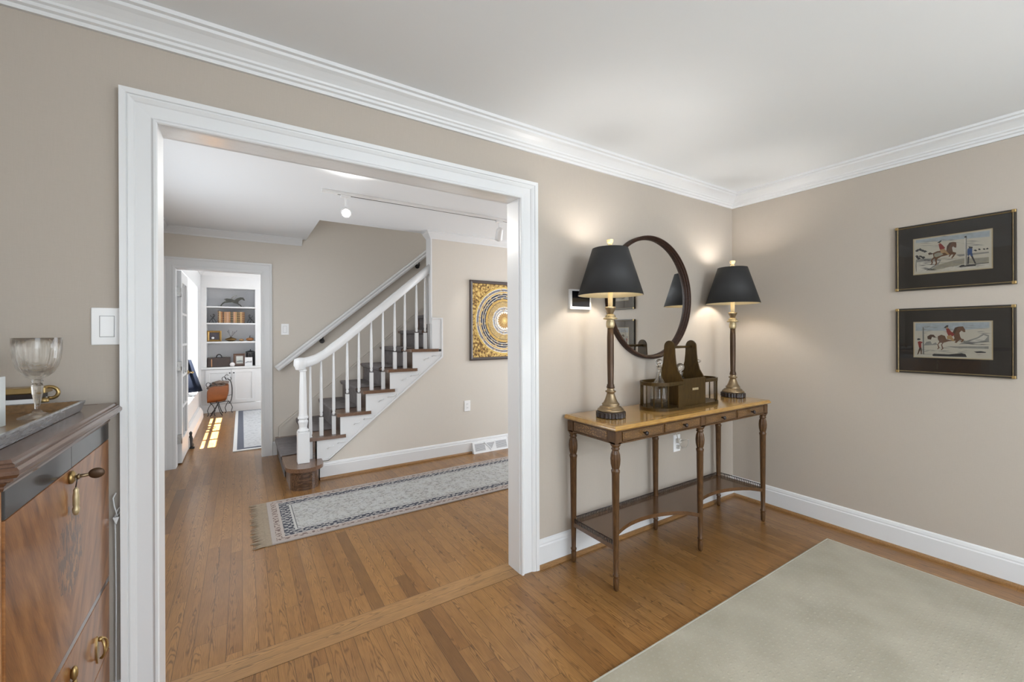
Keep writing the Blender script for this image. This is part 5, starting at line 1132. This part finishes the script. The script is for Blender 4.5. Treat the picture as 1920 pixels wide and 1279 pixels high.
# baseboard heater
bh = thing('baseboard_heater', 'white baseboard heater along the wall below the deep window', 'heater', (-.52, 7.2, 0))
MB().prism([(-.56, 0), (-.505, 0), (-.495, .03), (-.50, .12), (-.53, .185), (-.56, .19)], 5.98, 8.02, 'y').build('heater_cover', M['trim'], bh, bevel=.003)
m = MB()
for i in range(6): m.box(-.545 + i * .007, -.542 + i * .007, 5.975, 5.981, .04, .14)
for i in range(5): m.box(-.550 + .010 * (i % 3), -.544 + .010 * (i % 3), 8.018, 8.0235, .03 + i * .026, .045 + i * .026)
m.build('end_slots', M['iron'], bh)
# iron doorstop
ds = MB(); ds.box(-.52, -.455, 6.00, 6.05, 0, .018); ds.lathe([(.025, .018), (.03, .04), (.018, .07), (.022, .11), (.012, .15), (.016, .18), (0, .20)], (-.49, 6.025, 0), 12)
tag(ds.build('doorstop', M['iron'], bevel=.003), 'dark cast-iron doorstop on the floor at the end of the open door', 'doorstop')
# far rug
m, nt, b = newmat('pale_medallion_rug'); g = NG(nt); vec, x, y, z = g.xyz()
d = g.m('MINIMUM', g.m('SUBTRACT', .99, g.m('ABSOLUTE', x)), g.m('SUBTRACT', 1.46, g.m('ABSOLUTE', y)))
n = g.noise(vec, 34, 4); f = g.mix(g.ramp(n, [(.50, (0, 0, 0, 1)), (.7, (1, 1, 1, 1))]), (.50, .51, .52, 1), (.34, .35, .37, 1))
c = g.mix(g.m('GREATER_THAN', d, .038), (.68, .68, .67, 1), (.10, .11, .14, 1)); c = g.mix(g.m('GREATER_THAN', d, .105), c, f)
nt.links.new(c, b.inputs['Base Color']); b.inputs['Roughness'].default_value = .95
fr = MB().box(-.085, 1.895, 5.57, 8.49, 0, .011).build('medallion_rug', m, origin=(.905, 7.03, 0), bevel=.003); tag(fr, 'pale grey rug with a charcoal border in the far room', 'rug')
# flush ceiling light of the far room
fl_ = thing('flush_ceiling_light', 'round white flush ceiling light in the far room', 'ceiling light', (.33, 8.1, ZH - .03))
MB().lathe([(.13, .03), (.13, .012), (.12, .004)], (.33, 8.1, ZH - .03), 32).build('rim', M['white'], fl_)
MB().lathe([(.118, .006), (.09, -.004), (0, -.008)], (.33, 8.1, ZH - .03), 32).build('diffuser', M['flushl'], fl_)
# ------------------------------------------------------------------ hanging fixture behind the camera, added unseen to brighten the ceiling
cl = thing('fill_chandelier', 'brass candle fixture with five lit bulbs, added unseen to brighten the ceiling', 'fill_chandelier', (1.6, -1.75, 1.75))
m = MB(); m.lathe([(.0, 0), (.03, .02), (.045, .07), (.02, .12), (.012, .2), (.03, .26), (.01, .32), (.006, .62)], (1.6, -1.75, 1.75), 20); m.lathe([(.06, .62), (.06, .635)], (1.6, -1.75, 1.75), 20); m.build('stem', M['brass'], cl)
for i in range(5):
    a = 2 * PI * i / 5; cx, sx = math.cos(a), math.sin(a)
    ar_ = MB().tube([(1.6 + cx * r, -1.75 + sx * r, 1.75 + z) for r, z in ((.03, .07), (.12, .0), (.22, -.01), (.28, .05), (.28, .09))], .007, 8).build('arm', M['brass'], cl)
    MB().lathe([(.012, .09), (.012, .16), (.018, .18), (.016, .20), (0, .235)], (1.6 + cx * .28, -1.75 + sx * .28, 1.75), 14).build('candle_bulb', M['bulb'], ar_)
d = bpy.data.lights.new('ceiling_fill_light', 'POINT'); d.energy = 88; d.color = (.85, .93, 1); d.shadow_soft_size = .28  # point fill for the dining-room ceiling
o = bpy.data.objects.new('ceiling_fill_light', d); COL.objects.link(o); o.location = (1.6, -1.75, 1.98)
